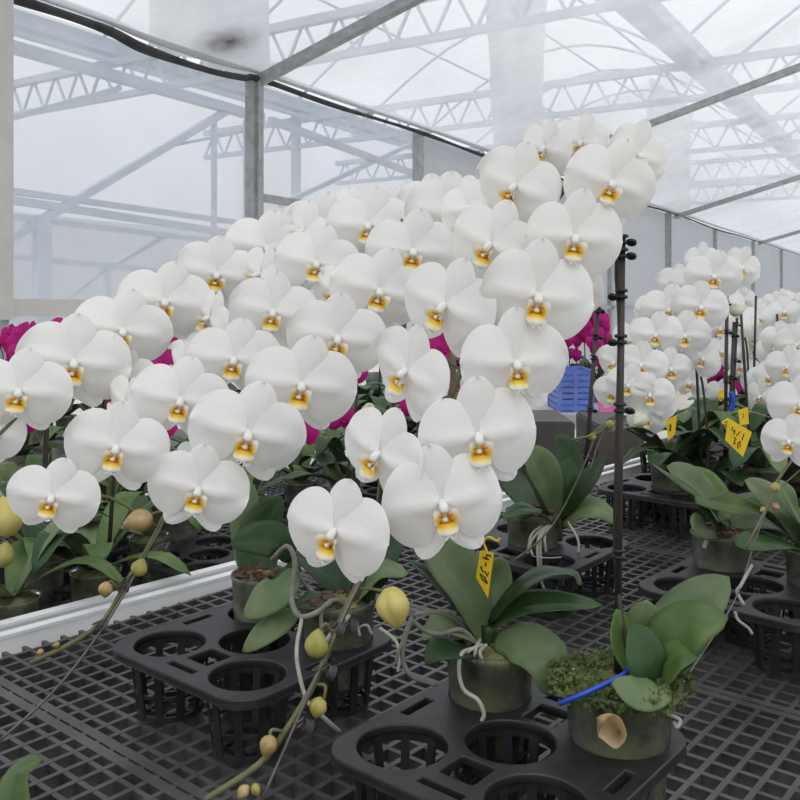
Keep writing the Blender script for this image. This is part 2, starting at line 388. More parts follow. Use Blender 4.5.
# ------------------------------------------------------------------ leaves
def leaf(parent, pts, W, hint, m='leaf', fold=.18, tip=.45, n=16, label=None, notch=0, twist=0):
    """strap leaf along a centre line; hint = the way its upper side looks"""
    c = spline(pts, n+1); hint = Vector(hint).normalized(); bm = bmesh.new(); rows = []
    nv = 8
    for i, p in enumerate(c):
        u = i/n
        t = (c[min(i+1, n)]-c[max(i-1, 0)]).normalized()
        s = t.cross(hint)
        if s.length < 1e-4: s = t.orthogonal()
        s.normalize(); nn = s.cross(t)
        if twist:
            q = Matrix.Rotation(rad(twist)*u, 3, t); s = q @ s; nn = q @ nn
        base = .32+.68*min(1, u/.38)**.8
        end = 1 if u < 1-tip else max(0, 1-((u-(1-tip))/tip)**2)**.64
        w = W*.5*base*max(end, .03)
        row = []; und = []
        for j in range(nv+1):
            v = j/nv*2-1
            z = fold*w*abs(v)**1.3-.10*w*v*v+.04*w*math.sin(u*9+v*2)-(.07*w*math.exp(-(v/.1)**2))
            ww = w
            if notch and u > .72 and v < -.2: ww *= 1-notch*(.5+.5*math.sin(u*50))
            q = p+s*ww*v+nn*z
            row.append(bm.verts.new(q)); und.append(bm.verts.new(q-nn*(.0005+.0011*(1-v*v))))
        rows.append((row, und))
    for (a, a2), (b, b2) in zip(rows, rows[1:]):
        for j in range(nv):
            bm.faces.new((a[j], a[j+1], b[j+1], b[j]))
            bm.faces.new((a2[j], b2[j], b2[j+1], a2[j+1])).material_index = 1
        bm.faces.new((a[0], b[0], b2[0], a2[0])); bm.faces.new((a[nv], a2[nv], b2[nv], b[nv]))
    for (a, a2) in (rows[0], rows[-1]):
        bm.faces.new(a+a2[::-1])
    bmesh.ops.recalc_face_normals(bm, faces=bm.faces)
    o = obj('leaf', bm, M[m], parent)
    o.data.materials.append(M[m+'_under'])
    if label: o['label'] = label
    return o
for k, c in (('leaf', ((.12, .17, .065), (.17, .22, .09))), ('leaf_dark', ((.06, .095, .042), (.09, .13, .06))), ('leaf_grey', ((.15, .20, .11), (.20, .25, .14)))):
    M[k+'_under'] = mat(k+'_underside', c[0], c[1], rough=.5, scale=26, rnd=.2, trans=.08)
def pix(pts): return [V(*p) for p in pts]
def tubepart(name, parent, pts, r, m, r2=None, n=24, seg=8, label=None, sm=True):
    bm = bmesh.new(); tube(bm, spline(pts, n) if sm else pts, r, seg, r2)
    o = obj(name, bm, M[m], parent)
    if label: o['label'] = label
    return o

# ------------------------------------------------------------------ pots, trays
def pot_parts(parent, c, rt, h_up, h_dn, pm='pot', fill='moss_med', top='bark', seg=36, filltop=.85):
    """clear pot hanging in a tray hole: c is the hole centre on the tray"""
    c = Vector(c); bm = bmesh.new(); rb = rt*.84
    rm = rt*.93
    prof = [(.001, -h_dn), (rb*.94, -h_dn), (rb, -h_dn+.004), (rm, 0), (rt*.985, h_up-.006), (rt*1.02, h_up-.005), (rt*1.02, h_up), (rt*.985, h_up), (rt*.975, h_up-.004)]
    lathe(bm, c, prof, seg); obj('pot', bm, M[pm], parent)
    bm = bmesh.new(); z1 = h_up*filltop
    rings = lathe(bm, c, [(.001, -h_dn+.003), (rb*.93, -h_dn+.004), (rm*.955, 0), (rt*.955, z1-.004), (rt*.90, z1+.002), (rt*.6, z1+.006), (rt*.3, z1+.008), (.001, z1+.009)], seg)
    for v in bm.verts:
        d = noise.noise(v.co*90); v.co += Vector(((v.co-c).x, (v.co-c).y, 0)).normalized()*d*.0012-(Vector((0, 0, 0)))
        if v.co.z > c.z+z1-.003: v.co.z += d*.005
    obj('growing_medium', bm, M[fill], parent)
    if top:
        bm = bmesh.new()
        for i in range(46):
            a = R.uniform(0, 2*PI); q = rt*.86*math.sqrt(R.random()); p = c+Vector((math.cos(a)*q, math.sin(a)*q, z1+.005+R.uniform(0, .006)))
            mtx = Matrix.Translation(p) @ Matrix.Rotation(R.uniform(0, PI), 4, 'Z') @ Matrix.Rotation(R.uniform(-.6, .6), 4, 'X')
            x = R.uniform(.003, .007)
            box(bm, p, mtx.to_3x3() @ Vector((x, 0, 0)), mtx.to_3x3() @ Vector((0, x*.6, 0)), mtx.to_3x3() @ Vector((0, 0, x*.35)))
        tag(obj('bark_chips', bm, M['bark'], parent, False), kind='stuff')
YB = rad(40)
D1 = Vector((math.sin(YB), math.cos(YB), 0)); D2 = Vector((math.cos(YB), -math.sin(YB), 0))
def make_tray_meshes():
    """deck with five holes, square openings and slots, and one basket cup; local frame x=D1, y=-D2"""
    S, hr, E, th = .139, .0425, .124, .006
    # deck by curve fill: outline + holes
    def circ(cx, cy, r, n=36): return [(cx+r*math.cos(2*PI*i/n), cy+r*math.sin(2*PI*i/n)) for i in range(n)]
    def rrect(cx, cy, hx, hy, r, n=5):
        o = []
        for sx, sy, a0 in ((1, 1, 0), (-1, 1, 90), (-1, -1, 180), (1, -1, 270)):
            for i in range(n+1):
                a = rad(a0+90*i/n); o.append((cx+sx*(hx-r)+r*math.cos(a), cy+sy*(hy-r)+r*math.sin(a)))
        return o
    holes = [(0, 0)]+[(a*S/2, b*S/2) for a in (-1, 1) for b in (-1, 1)]
    loops = [rrect(0, 0, E, E, .035, 9)]+[circ(x, y, hr) for x, y in holes]
    for s in (-1, 1):
        loops.append(rrect(s*.066, 0, .019, .019, .004)); loops.append(rrect(s*.103, 0, .006, .024, .002)); loops.append(rrect(0, s*.108, .022, .006, .002))
    cu = bpy.data.curves.new('deck', 'CURVE'); cu.dimensions = '2D'; cu.fill_mode = 'BOTH'; cu.extrude = th/2; cu.bevel_depth = .0014; cu.bevel_resolution = 1
    for lp in loops:
        sp = cu.splines.new('POLY'); sp.points.add(len(lp)-1); sp.use_cyclic_u = True
        for q, (x, y) in zip(sp.points, lp): q.co = (x, y, 0, 1)
    oc = bpy.data.objects.new('deck_curve', cu); COL.objects.link(oc)
    dg = bpy.context.evaluated_depsgraph_get(); me = bpy.data.meshes.new_from_object(oc.evaluated_get(dg))
    bpy.data.objects.remove(oc); bpy.data.curves.remove(cu)
    bm = bmesh.new(); bm.from_mesh(me)
    bmesh.ops.translate(bm, verts=bm.verts, vec=(0, 0, -th/2-.0014))
    # turned-down skirt round the rim
    lp = rrect(0, 0, E+.0005, E+.0005, .035, 9); n = len(lp)
    ring = [[bm.verts.new((x*k, y*k, z)) for x, y in lp] for k, z in ((1.004, -.003), (1.010, -.010), (.997, -.010), (.99, -.005))]
    for a, b in zip(ring, ring[1:]):
        for i in range(n): bm.faces.new((a[i], a[(i+1) % n], b[(i+1) % n], b[i]))
    bm.to_mesh(me); bm.free(); me.materials.clear(); me.materials.append(M['tray'])
    # basket cup
    bm = bmesh.new(); dep = TZ-BZ-.002
    def ring_(r0, r1, z, h, seg=32):
        for i in range(seg):
            a, b = 2*PI*i/seg, 2*PI*(i+1)/seg
            q = [Vector((r*math.cos(t), r*math.sin(t), zz)) for t in (a, b) for r in (r0, r1) for zz in (z, z+h)]
            vs = [bm.verts.new(x) for x in q]
            for f in ((0, 1, 5, 4), (2, 6, 7, 3), (1, 3, 7, 5), (0, 4, 6, 2)): bm.faces.new([vs[k] for k in f])
    ring_(hr, hr+.004, -.016, .014); ring_(hr*.80, hr*.80+.003, -dep, .006); ring_(hr*.42, hr*.42+.004, -dep, .004); ring_(hr*.88, hr*.88+.002, -.052, .004)
    for i in range(10):
        a = 2*PI*i/10; d = Vector((math.cos(a), math.sin(a), 0)); s = Vector((-d.y, d.x, 0))
        p0, p1 = d*(hr+.002)+Vector((0, 0, -.004)), d*(hr*.80+.0015)+Vector((0, 0, -dep))
        ax = (p1-p0)/2; nn = ax.cross(s).normalized(); box(bm, (p0+p1)/2, ax, s*.0042, nn*.0014)
        if i % 2 == 0: box(bm, d*(hr*.61)+Vector((0, 0, -dep+.002)), d*hr*.2, s*.003, Vector((0, 0, .002)))
    cm = bpy.data.meshes.new('cup'); bmesh.ops.recalc_face_normals(bm, faces=bm.faces); bm.to_mesh(cm); bm.free(); cm.materials.append(M['tray'])
    return me, cm, holes
TRAY = make_tray_meshes()
def tray(c, label, z=TZ, yaw=0):
    t = empty('pot_tray', Vector((c[0], c[1], z)), label, 'tray', 'pot trays on the benches')
    t.rotation_euler.z = PI/2-YB+rad(yaw)
    d = bpy.data.objects.new('deck', TRAY[0]); COL.objects.link(d); d.parent = t
    for x, y in TRAY[2]:
        k = bpy.data.objects.new('basket_cup', TRAY[1]); COL.objects.link(k); k.parent = t; k.location = (x, y, 0)
    return t
def hole(c, i, j, z=TZ):   # i along D1 (away to the right), j along D2 (towards the right front)
    p = Vector((c[0], c[1], z))+D1*(i*.0695)+D2*(j*.0695); return p

# ------------------------------------------------------------------ the setting
fl = bmesh.new(); box(fl, (0, 18, -.05), (22, 0, 0), (0, 24, 0), (0, 0, .05)); struct('floor', fl, M['concrete'])
# side wall of film in a steel frame: origin, direction along it, and the inward normal
WO = Vector((-1.134, 7.1, 0)); WT = Vector((.53, .848, 0)).normalized(); WN = Vector((.848, -.53, 0)).normalized()
WTOP = ZC+1.805
def WP(t, z, off=0): return WO+WT*t+WN*off+Vector((0, 0, z))
def on_wall(px, py, off=0):
    """the point of the plane parallel to the wall, off metres to the inside, seen at px, py"""
    a = (px-400)/F; o = WO+WN*off
    # X = a*Y ; (X-o)·WN = 0
    Y = (o.dot(WN))/(a*WN.x+WN.y); return V(px, py, Y)
def sheet(bm, a, b, c, d, nu=40, nv=12, amp=.02, sc=1.0):
    a, b, c, d = map(Vector, (a, b, c, d)); n = (b-a).cross(d-a).normalized()
    def fn(u, v):
        p = a.lerp(b, u).lerp(d.lerp(c, u), v); e = min(1, 8*min(u, 1-u, v, 1-v))
        return p+n*amp*e*noise.noise(p*sc)
    grid(bm, fn, nu, nv)
T0, T1 = -9, 34
bm = bmesh.new(); sheet(bm, WP(T0, .05, -.06), WP(2.53, .05, -.06), WP(2.53, WTOP, -.06), WP(T0, WTOP, -.06), 70, 20, .03, 1.2)
struct('wall_left', bm, M['film_wall'], True)
bm = bmesh.new(); sheet(bm, WP(2.53, .05, -.06), WP(T1, .05, -.06), WP(T1, WTOP, -.06), WP(2.53, WTOP, -.06), 80, 12, .03, .8)
struct('wall_far', bm, M['film_grey'], True)
bm = bmesh.new()
for t, w in ((-0.02, .13), (2.53, .10), (5.4, .10), (8.6, .11), (12.0, .13), (16.0, .11), (20.6, .11), (25.3, .11), (30, .11)):
    u = WT*w/2; box(bm, WP(t, WTOP/2, -.02), u, WN*.04, (0, 0, WTOP/2))
    if w >= .13:
        box(bm, WP(t, WTOP/2, .03), u*.42, WN*.02, (0, 0, WTOP/2)); 
struct('trim_1', bm, M['steel'])
# rails of the window frames in the wall
bm = bmesh.new()
za = ZC+.87; beam(bm, WP(0, za), WP(2.53, za), .05, .06)
beam(bm, WP(0, ZC+.62, -.03), WP(1.0, za, -.03), .03, .03)
beam(bm, WP(2.53, ZC-.02), WP(T1, ZC-.02), .04, .06)
beam(bm, WP(0, ZC-.02), WP(2.53, ZC-.02), .04, .06)
struct('trim_2', bm, M['steel'])
bm = bmesh.new()
pl = on_wall(5, 0, .05); tl = (pl-WO).dot(WT)
box(bm, WP(tl-.02, (WTOP+ZC-.08)/2+.3, .05), WT*.055, WN*.03, (0, 0, (WTOP-ZC+.08)/2+.3))
beam(bm, WP(tl, ZC-.01, .02), WP(0, ZC-.01, .02), .05, .105)
struct('trim_3', bm, M['cream'])
bm = bmesh.new(); box(bm, WP(tl-.03, (ZC-.08)/2, .03), WT*.05, WN*.03, (0, 0, (ZC-.08)/2)); struct('trim_4', bm, M['steel'])
# dark rolled strip along the wall head
bm = bmesh.new()
wt = [(-9, 0), (-6, -.03), (-2.6, 0), (-1.6, .0), (-1.2, -.05), (-.6, -.06), (-.2, -.03), (0, 0), (1, -.02), (2.5, -.01), (4, -.04), (5.4, 0), (8, -.05), (12, .01), (16, -.03), (20, 0), (T1, 0)]
pts = spline([WP(t, WTOP+dz, .03) for t, dz in wt], 120)
tube(bm, pts, [max(.016,.030-.0012*max(0,i-30)*.25+.014*noise.noise(p*1.3)) for i, p in enumerate(pts)], 8)
struct('trim_5', bm, M['darkstrip'], True)
bm = bmesh.new(); pts = spline([WP(t, WTOP+.07+dz*.6, .02) for t, dz in wt], 100); tube(bm, pts, .028, 6); struct('trim_6', bm, M['film_drape'], True)
# inner film ceiling rising from the wall head
SL = .27
def CP(t, s): return WP(t, WTOP+.04+SL*s, s)
bm = bmesh.new(); sheet(bm, CP(-9, 0), CP(T1, 0), CP(T1, 11), CP(-9, 11), 90, 40, .05, .7)
struct('ceiling', bm, M['film_roof'], True)
# sooty stain on the film by the left post
sd = Vector(((228-400)/F, 1, -(42-H)/F)); sn = (CP(1, 0)-CP(0, 0)).cross(CP(0, 1)-CP(0, 0)); sk = (CP(0, 0)-Vector((0, 0, ZC))).dot(sn)/sd.dot(sn)
stp = Vector((0, 0, ZC))+sd*sk
for nd in M['film_roof'].node_tree.nodes:
    if nd.type == 'VECT_MATH': nd.inputs[1].default_value = stp
for k, (t, w) in enumerate(((0.0, .075), (5.38, .075), (12.6, .085), (21.5, .09), (-5, .075))):
    bm = bmesh.new(); beam(bm, CP(t, -.05)-Vector((0, 0, .05)), CP(t, 11)-Vector((0, 0, .05)), w, w)
    struct('beam', bm, M['steel'])
# greenhouse steel beyond the film
def truss(t, s0, s1, z0, z1, w=.09):
    bm = bmesh.new(); a, b = WP(t, z0, s0), WP(t, z0, s1)
    beam(bm, a, b, w, w); up = Vector((0, 0, z1-z0)); beam(bm, a+up, b+up, w*1.25, w*1.25)
    n = int((s1-s0)/.55)
    for i in range(n):
        p, q = a.lerp(b, i/n), a.lerp(b, (i+.5)/n)+up; r = a.lerp(b, (i+1)/n)
        beam(bm, p, q, .035, .035); beam(bm, q, r, .035, .035)
    struct('truss_beam', bm, M['steel_far'])
for t in (-5.8, -1.0, 3.8, 8.6, 13.4, 18.2, 23.0):
    truss(t, -9, 9, ZC+3.2, ZC+3.72)
for s, w in ((1.13, .42), (-6.5, .42), (7.8, .42)):
    bm = bmesh.new(); beam(bm, WP(-8, ZC+4.0, s), WP(T1, ZC+4.0, s), w, .22); beam(bm, WP(-8, ZC+3.72, s+.35), WP(T1, ZC+3.72, s+.35), .07, .07)
    struct('gutter_beam', bm, M['steel_far'])
bm = bmesh.new()
for t in (-3.4, -1.0, 1.4, 3.8, 6.2, 8.6, 11, 13.4, 15.8, 18.2, 23):
    for s0, s1 in ((-6.5, 1.13), (1.13, 7.8)):
        tube(bm, [WP(t, ZC+4.1+1.7*math.sin(PI*i/14), s0+(s1-s0)*i/14) for i in range(15)], .03, 6)
for s, z in ((-4.6, 5.3), (-2.7, 5.8), (-.8, 5.3), (3, 5.35), (4.5, 5.8), (6.0, 5.3)):
    tube(bm, [WP(-6, ZC+z, s), WP(T1, ZC+z, s)], .025, 6)
struct('roof_arch_beams', bm, M['steel_far'], True)
bm = bmesh.new()
for t in (-5.8, 8.6, 13.4, 18.2, 23.0):
    for s in (-6.5,):
        box(bm, WP(t, 2.6, s), WT*.07, WN*.07, (0, 0, 2.6))
struct('column', bm, M['steel_far'])
# the framework of the next bay, seen through the wall film
bm = bmesh.new(); OFF = -2.2
def nb(a, b, w): beam(bm, on_wall(a[0], a[1], OFF), on_wall(b[0], b[1], OFF), w, w)
nb((8, 240), (232, 108), .075); nb((5, 190), (262, 226), .055); nb((5, 199), (262, 238), .07); nb((5, 216), (262, 247), .05)
nb((42, 216), (42, 330), .13); nb((5, 256), (262, 281), .05); nb((115, 265), (165, 236), .04); nb((66, 300), (112, 265), .03)
nb((214, 122), (214, 330), .05); nb((245, 120), (245, 330), .03); nb((108, 262), (108, 330), .05); nb((175, 145), (262, 128), .03); nb((5, 45), (262, 118), .10)
nb((280, 205), (420, 140), .06); nb((262, 232), (420, 232), .06); nb((5, 120), (120, 88), .05); nb((270, 120), (420, 176), .08)
struct('frame_beam', bm, M['steel_far'])
bm = bmesh.new(); sheet(bm, WP(-24, .05, -9.5), WP(T1, .05, -9.5), WP(T1, 2.9, -9.5), WP(-24, 2.9, -9.5), 60, 8, .05, .6)
struct('wall_outer', bm, M['film_grey'], True)
# bunched film hanging above the wall head
def drape(px0, px1, ztop, label, mt, pleats, flare=0):
    a, b = on_wall(px0, H, -.10), on_wall(px1, H, -.10); bm = bmesh.new()
    def fn(u, v):
        k = 1-.35*flare*(1-v); p = a.lerp(b, .5+(u-.5)*k) ; z = WTOP+.02+(ztop-WTOP)*v
        d = .16*math.sin(u*pleats*2*PI+2.2*noise.noise(Vector((u*3, v*2, 0))))*(.5+.5*noise.noise(Vector((u*9, v*1.5, 4))))
        return Vector((p.x, p.y, z))+WN*d
    g = grid(bm, fn, 70, 20)
    o = bpy.data.objects.new('film_drape', None)
    o = obj('film_drape', bm, mt, None); tag(o, label, 'film sheet', 'film drapes above the wall')
    return o
drape(148, 272, WTOP+2.4, 'bunched milky film sheet with a sooty stain, hanging above the left post', M['film_drape'], 4)
drape(490, 545, WTOP+2.6, 'pleated milky film sheet hanging above the middle of the side wall', M['film_drape'], 7, .3)
drape(648, 692, WTOP+2.4, 'pale film sheet hanging above the wall, right of the tallest white spike', M['film_drape'], 6, .3)

# ------------------------------------------------------------------ benches
EA, EB = G(0, 639, BZ+.016), G(650, 463, BZ+.016)      # near bench: its long left lip
ED = (EB-EA); ED.z = 0; ED.normalize(); EN = Vector((-ED.y, ED.x, 0))    # EN points to the left, away from this bench
def clipd(p): return (p-EA).x*EN.x+(p-EA).y*EN.y
def rel(d1, d2, z=0): return D1*d1+D2*d2+Vector((0, 0, z))
bench = empty('growing_bench', Vector((.6, 1.6, 0)), 'near growing bench of dark plastic grating with a bright aluminium lip', 'bench', 'growing benches')
def grating_panel(k, d1a, d1b, d2a, d2b, parent, z, clip=None, cell=.0278, name='grating_panel'):
    bm = bmesh.new(); hh = .0085; bw = .0031
    def seg(a, b, w, h=hh):
        a, b = Vector(a), Vector(b)
        if clip:
            fa, fb = clip(a)+.006, clip(b)+.006
            if fa > 0 and fb > 0: return
            if fa > 0: a = a+(b-a)*(fa/(fa-fb))
            elif fb > 0: b = b+(a-b)*(fb/(fb-fa))
        if (b-a).length < .004: return
        d = b-a; s = d.cross(Vector((0, 0, 1))).normalized(); up = Vector((0, 0, 1))
        # bar tapering to its foot
        q = []
        for p in (a, b):
            q += [bm.verts.new(p+s*w), bm.verts.new(p-s*w), bm.verts.new(p-s*w*.7-up*2*h), bm.verts.new(p+s*w*.7-up*2*h)]
        for f in ((0, 1, 5, 4), (1, 2, 6, 5), (2, 3, 7, 6), (3, 0, 4, 7), (3, 2, 1, 0), (4, 5, 6, 7)): bm.faces.new([q[i] for i in f])
    g = .0015
    n1 = round((d1b-d1a)/cell); n2 = round((d2b-d2a)/cell)
    for i in range(n1+1):
        d = d1a+(d1b-d1a)*i/n1; e = i in (0, n1); ww = .0062 if e else bw; d += (ww+g if i == 0 else (-ww-g if i == n1 else 0))
        seg(rel(d, d2a, z-(.0 if e else .0008)), rel(d, d2b, z-(.0 if e else .0008)), ww)
    for j in range(n2+1):
        d = d2a+(d2b-d2a)*j/n2; e = j in (0, n2); ww = .0062 if e else bw; d += (ww+g if j == 0 else (-ww-g if j == n2 else 0))
        seg(rel(d1a, d, z-.0004), rel(d1b, d, z-.0004), ww)
    obj(name, bm, M['grate'], parent, False)
P0 = .531
for k in range(-2, 7):
    for (a, b) in ((-1.32, -.10), (-.10, .56)):
        if k < 0 and a > -.5: pass
        grating_panel(k, P0+.556*k, P0+.556*(k+1), a, b, bench, BZ, clip=clipd)
bm = bmesh.new()
for off, z, w, h in ((.014, BZ-.010, .011, .046), (.050, BZ-.006, .013, .042), (.032, BZ-.030, .05, .006), (.016, BZ+.014, .017, .005), (.050, BZ+.018, .019, .005)):
    beam(bm, EA-ED*2.2+EN*off+Vector((0, 0, z-EA.z)), EB+ED*4+EN*off+Vector((0, 0, z-EA.z)), w, h)
obj('aluminium_lip', bm, M['alu'], bench, False)
bm = bmesh.new()
for d2 in (-1.0, -.5, 0, .5): beam(bm, rel(-.5, d2, BZ-.045), rel(4.3, d2, BZ-.045), .04, .045)
obj('bench_bearers', bm, M['steel'], bench, False)
for a in (.2, 1.6, 3.0):
    for b in (-.8, .45):
        bm = bmesh.new(); c = rel(a, b); box(bm, (c.x, c.y, (BZ-.07)/2), D1*.025, D2*.025, (0, 0, (BZ-.07)/2)); obj('leg', bm, M['steel'], bench, False)
# neighbouring lower bench on the left
bench2 = empty('growing_bench', Vector((-.8, 2.2, 0)), 'lower growing bench behind the aluminium lip on the left', 'bench', 'growing benches')
EE = EB+EN*.07
for k in range(0, 4):
    for (a, b) in ((-2.35, -1.75), (-1.75, -1.15)):
        grating_panel(k, .45+.6375*k, .45+.6375*(k+1), a, b, bench2, B2, clip=lambda p: -clipd(p)+.075)
bm = bmesh.new()
cb = EE.copy(); cb.z = B2; ce = on_wall(529, 446, 0); e2 = G(529, 446, B2+.02); cc = G(648, 463, B2+.02)
beam(bm, e2+(e2-cc)*.3, cc, .03, .05); obj('aluminium_lip', bm, M['alu'], bench2, False)
for a in (.9, 2.6):
    for b in (-1.5, -1.9):
        bm = bmesh.new(); c = rel(a, b); box(bm, (c.x, c.y, (B2-.03)/2), D1*.025, D2*.025, (0, 0, (B2-.03)/2)); obj('leg', bm, M['steel'], bench2, False)

# ------------------------------------------------------------------ trays
TA, TB, TC = (.100, .808), (-.172, 1.052), (.500, 1.262)
tray(TA, 'black five-hole pot tray nearest the camera, holding the moss-grown pot')
tray(TB, 'black five-hole pot tray at left beside the aluminium lip, three of its holes empty')
tray(TC, 'black five-hole pot tray at right edge under the broad green leaves', yaw=-2)
g5 = G(548, 548, TZ); TDc = (g5.x-.02, g5.y+.03)
tray(TDc, 'black pot tray in the middle, behind the yellow tag, holding a pot with dangling roots')
g8 = G(668, 500, TZ); TEc = (g8.x+.045, g8.y+.13)
tray(TEc, 'black pot tray behind the black stake, near the corner of the white rim')
TFc = (TEc[0]+.42, TEc[1]+.10); tray(TFc, 'black pot tray at far right behind the large yellow tag')
B2T = B2+.08
tl1 = G(60, 612, B2T); tray((tl1.x-.05, tl1.y+.08), 'black pot tray on the lower left bench, behind the yellow bud', z=B2T)
tl2 = (tl1.x+.17, tl1.y+.34); tray(tl2, 'black pot tray further back on the lower left bench', z=B2T)

# ------------------------------------------------------------------ spike helper
def spike(parent, path, r0, r1, blooms, m='stem', n=60):
    """arching stem along path, with a short stalk to each bloom"""
    c = spline(path, n); bm = bmesh.new(); tube(bm, c, r0, 8, r1)
    for q in blooms:
        k = min(range(n), key=lambda i: (c[i]-q).length+.25*max(0, c[i].z-q.z-.03)); p = c[min(n-1, max(0, k-1))]
        if (p-q).length > .16: continue
        mid = (p+q)/2+Vector((0, .006, .012)); tube(bm, spline([p, mid, q], 7), .0016, 6)
    obj('flower_stem', bm, M[m], parent)
    return c
def stake_part(parent, a, b, r, clips=(), name='stake', m='stake', side=1):
    bm = bmesh.new(); tube(bm, [a, a.lerp(b, .5), b], r, 10); o = obj(name, bm, M[m], parent)
    for f in clips:
        side = 1
        if isinstance(f, tuple): f, side = f
        bm = bmesh.new(); c = a.lerp(b, f); torus(bm, c, (0, 0, 1), r+.0010, .0019, 14, 6)
        if side: torus(bm, c+Vector((side*.0085, -.002, 0)), (.3, .6, 1), .0030, .0022, 12, 6)
        torus(bm, c+Vector((0, 0, .006)), (0, 0, 1), r+.0012, .0018, 14, 6)
        k = obj('clip', bm, M['clip'], o)
    return o

# ------------------------------------------------------------------ the plants in front
def plant(c, label, name='potted_orchid', group='potted white moth orchids', drop=.06):
    return empty(name, Vector((c[0], c[1], c[2]-drop)), label, 'orchid', group)
UPN = Vector((0, 0, 1)); FR = Vector((0, -1, 0)); LT = Vector((-1, 0, 0)); RT = Vector((1, 0, 0))
# --- P1: mossy pot at right front, carrying the nearest white spike
c1 = hole(TA, 1, 1)+Vector((.0035, .002, 0)); Yp1 = c1.y
p1 = plant(c1, 'white orchid in the mossy clear pot at right front, its spike the nearest and tallest')
pot_parts(p1, c1, .049, .052, .055, 'pot', 'moss_med', None)
def P1(pts): return [V(x, y, Yp1+d) for x, y, d in pts]
leaf(p1, P1([(648, 690, -.005), (636, 664, .0), (622, 638, .002), (617, 609, .006)]), .042, FR+RT*.9+UPN*.2, 'leaf', .25)
leaf(p1, P1([(652, 692, -.015), (648, 668, -.024), (643, 645, -.020), (632, 624, -.012)]), .041, FR*1.0+RT*.25+UPN*.5, 'leaf_dark', .15, tip=.55)
leaf(p1, P1([(655, 684, 0), (668, 648, -.005), (690, 624, -.01), (728, 617, -.015)]), .054, FR*.8+UPN*.75+LT*.5, 'leaf', .16, tip=.6)
leaf(p1, P1([(658, 680, .012), (672, 640, .03), (697, 604, .04), (729, 577, .045)]), .060, FR*.7+UPN*.8+LT*.3, 'leaf_grey', .14, tip=.55)
leaf(p1, P1([(654, 678, .012), (650, 650, .02), (645, 625, .02), (647, 600, .02)]), .040, FR*1+UPN*.4+LT*.3, 'leaf_grey', .2)
leaf(p1, P1([(655, 690, -.008), (664, 668, -.016), (678, 654, -.02), (699, 651, -.022)]), .040, UPN+RT*.3+LT*.7+FR*.4, 'leaf', .2)
leaf(p1, P1([(652, 688, -.012), (657, 684, -.028), (640, 692, -.045), (612, 683, -.05)]), .036, UPN*.8+FR*.7, 'leaf_grey', .0, tip=.5)
tubepart('crown', p1, P1([(652, 714, -.003), (652, 698, -.004), (653, 683, -.002)]), .0075, 'stem', .006, 8)
# moss and small ferny leaves round the rim
bm = bmesh.new(); zt = c1.z+.046
for i in range(2600):
    a = R.uniform(0, 2*PI); q = .053*math.sqrt(R.uniform(.05, 1)); ov = max(0, q-.043)
    k = 1+.32*max(0, math.cos(a-.3))+.42*max(0, math.cos(a-2.6))*.6
    p = c1+Vector((math.cos(a)*q*k, math.sin(a)*q*k, .046-ov*.6+R.uniform(0, .016)*k*.8))
    s = R.uniform(.0009, .0022); d = Vector((R.uniform(-1, 1), R.uniform(-1, 1), R.uniform(-.4, .8))).normalized(); e = d.orthogonal().normalized()
    bm.faces.new([bm.verts.new(p+d*s*1.6), bm.verts.new(p+e*s), bm.verts.new(p-d*s*1.6), bm.verts.new(p-e*s)])
tag(obj('moss', bm, M['moss'], p1, False), kind='stuff')
# fallen dry petal on its rim
dp = V(608, 722, Yp1-.056)
bm = bmesh.new()
def dry(u, v):
    w = (v-.5)*2; g = max(0, 1-(2*u**.8-1)**2)**.5; x = (u-.5)*.029; y = w*g*.0110
    return Vector((x*.8-y*.55, -.006*w*w*3+.012*u*u-.006, x*-.45-y*.95+.004*math.sin(5*u)))*1.0+dp
grid(bm, dry, 12, 10); bmesh.ops.solidify(bm, geom=list(bm.faces), thickness=.0007)
tag(obj('fallen_petal', bm, M['dead']), 'dry tan petal fallen over the rim of the mossy pot', 'petal')
bm = bmesh.new(); tube(bm, pix([(559, 704, Yp1-.035), (583, 694, Yp1-.04), (612, 681, Yp1-.03), (634, 668, Yp1-.02)]), .0022, 6)
a = V(634, 668, Yp1-.02); torus(bm, a, (0, .3, 1), .006, .0022, 10, 5)
tag(obj('plastic_tie', bm, M['blue']), 'bright blue plastic tie stuck in the moss of the front right pot', 'tie')
tubepart('aerial_root', p1, P1([(668, 714, -.035), (680, 720, -.04), (677, 727, -.042), (674, 722, -.036)]), .0018, 'root')
# stake of P1
s1a, s1b = V(617, 694, Yp1+.015), V(622, 238, Yp1+.02)
st1 = stake_part(p1, s1a, s1b, .0034, [(.99, 1), (.96, 1), (.87, -1), (.77, -1), (.62, 1), (.30, 0), (.155, 0)], side=1)
bm = bmesh.new(); tube(bm, spline([s1b.lerp(s1a, .01)+Vector((-.001, .007, 0)), V(617, 275, Yp1+.025), V(620, 330, Yp1+.026), V(617, 470, Yp1+.024), V(616, 560, Yp1+.022), V(626, 640, Yp1+.004), V(650, 690, Yp1)], 40), .0026, 8)
obj('flower_stem', bm, M['stem_dark'], p1)
bl = []
def fs(parent, lst, fy=1.0):
    out = []
    for q in lst: out.append(flower(parent, *q, fy=fy))
    return out
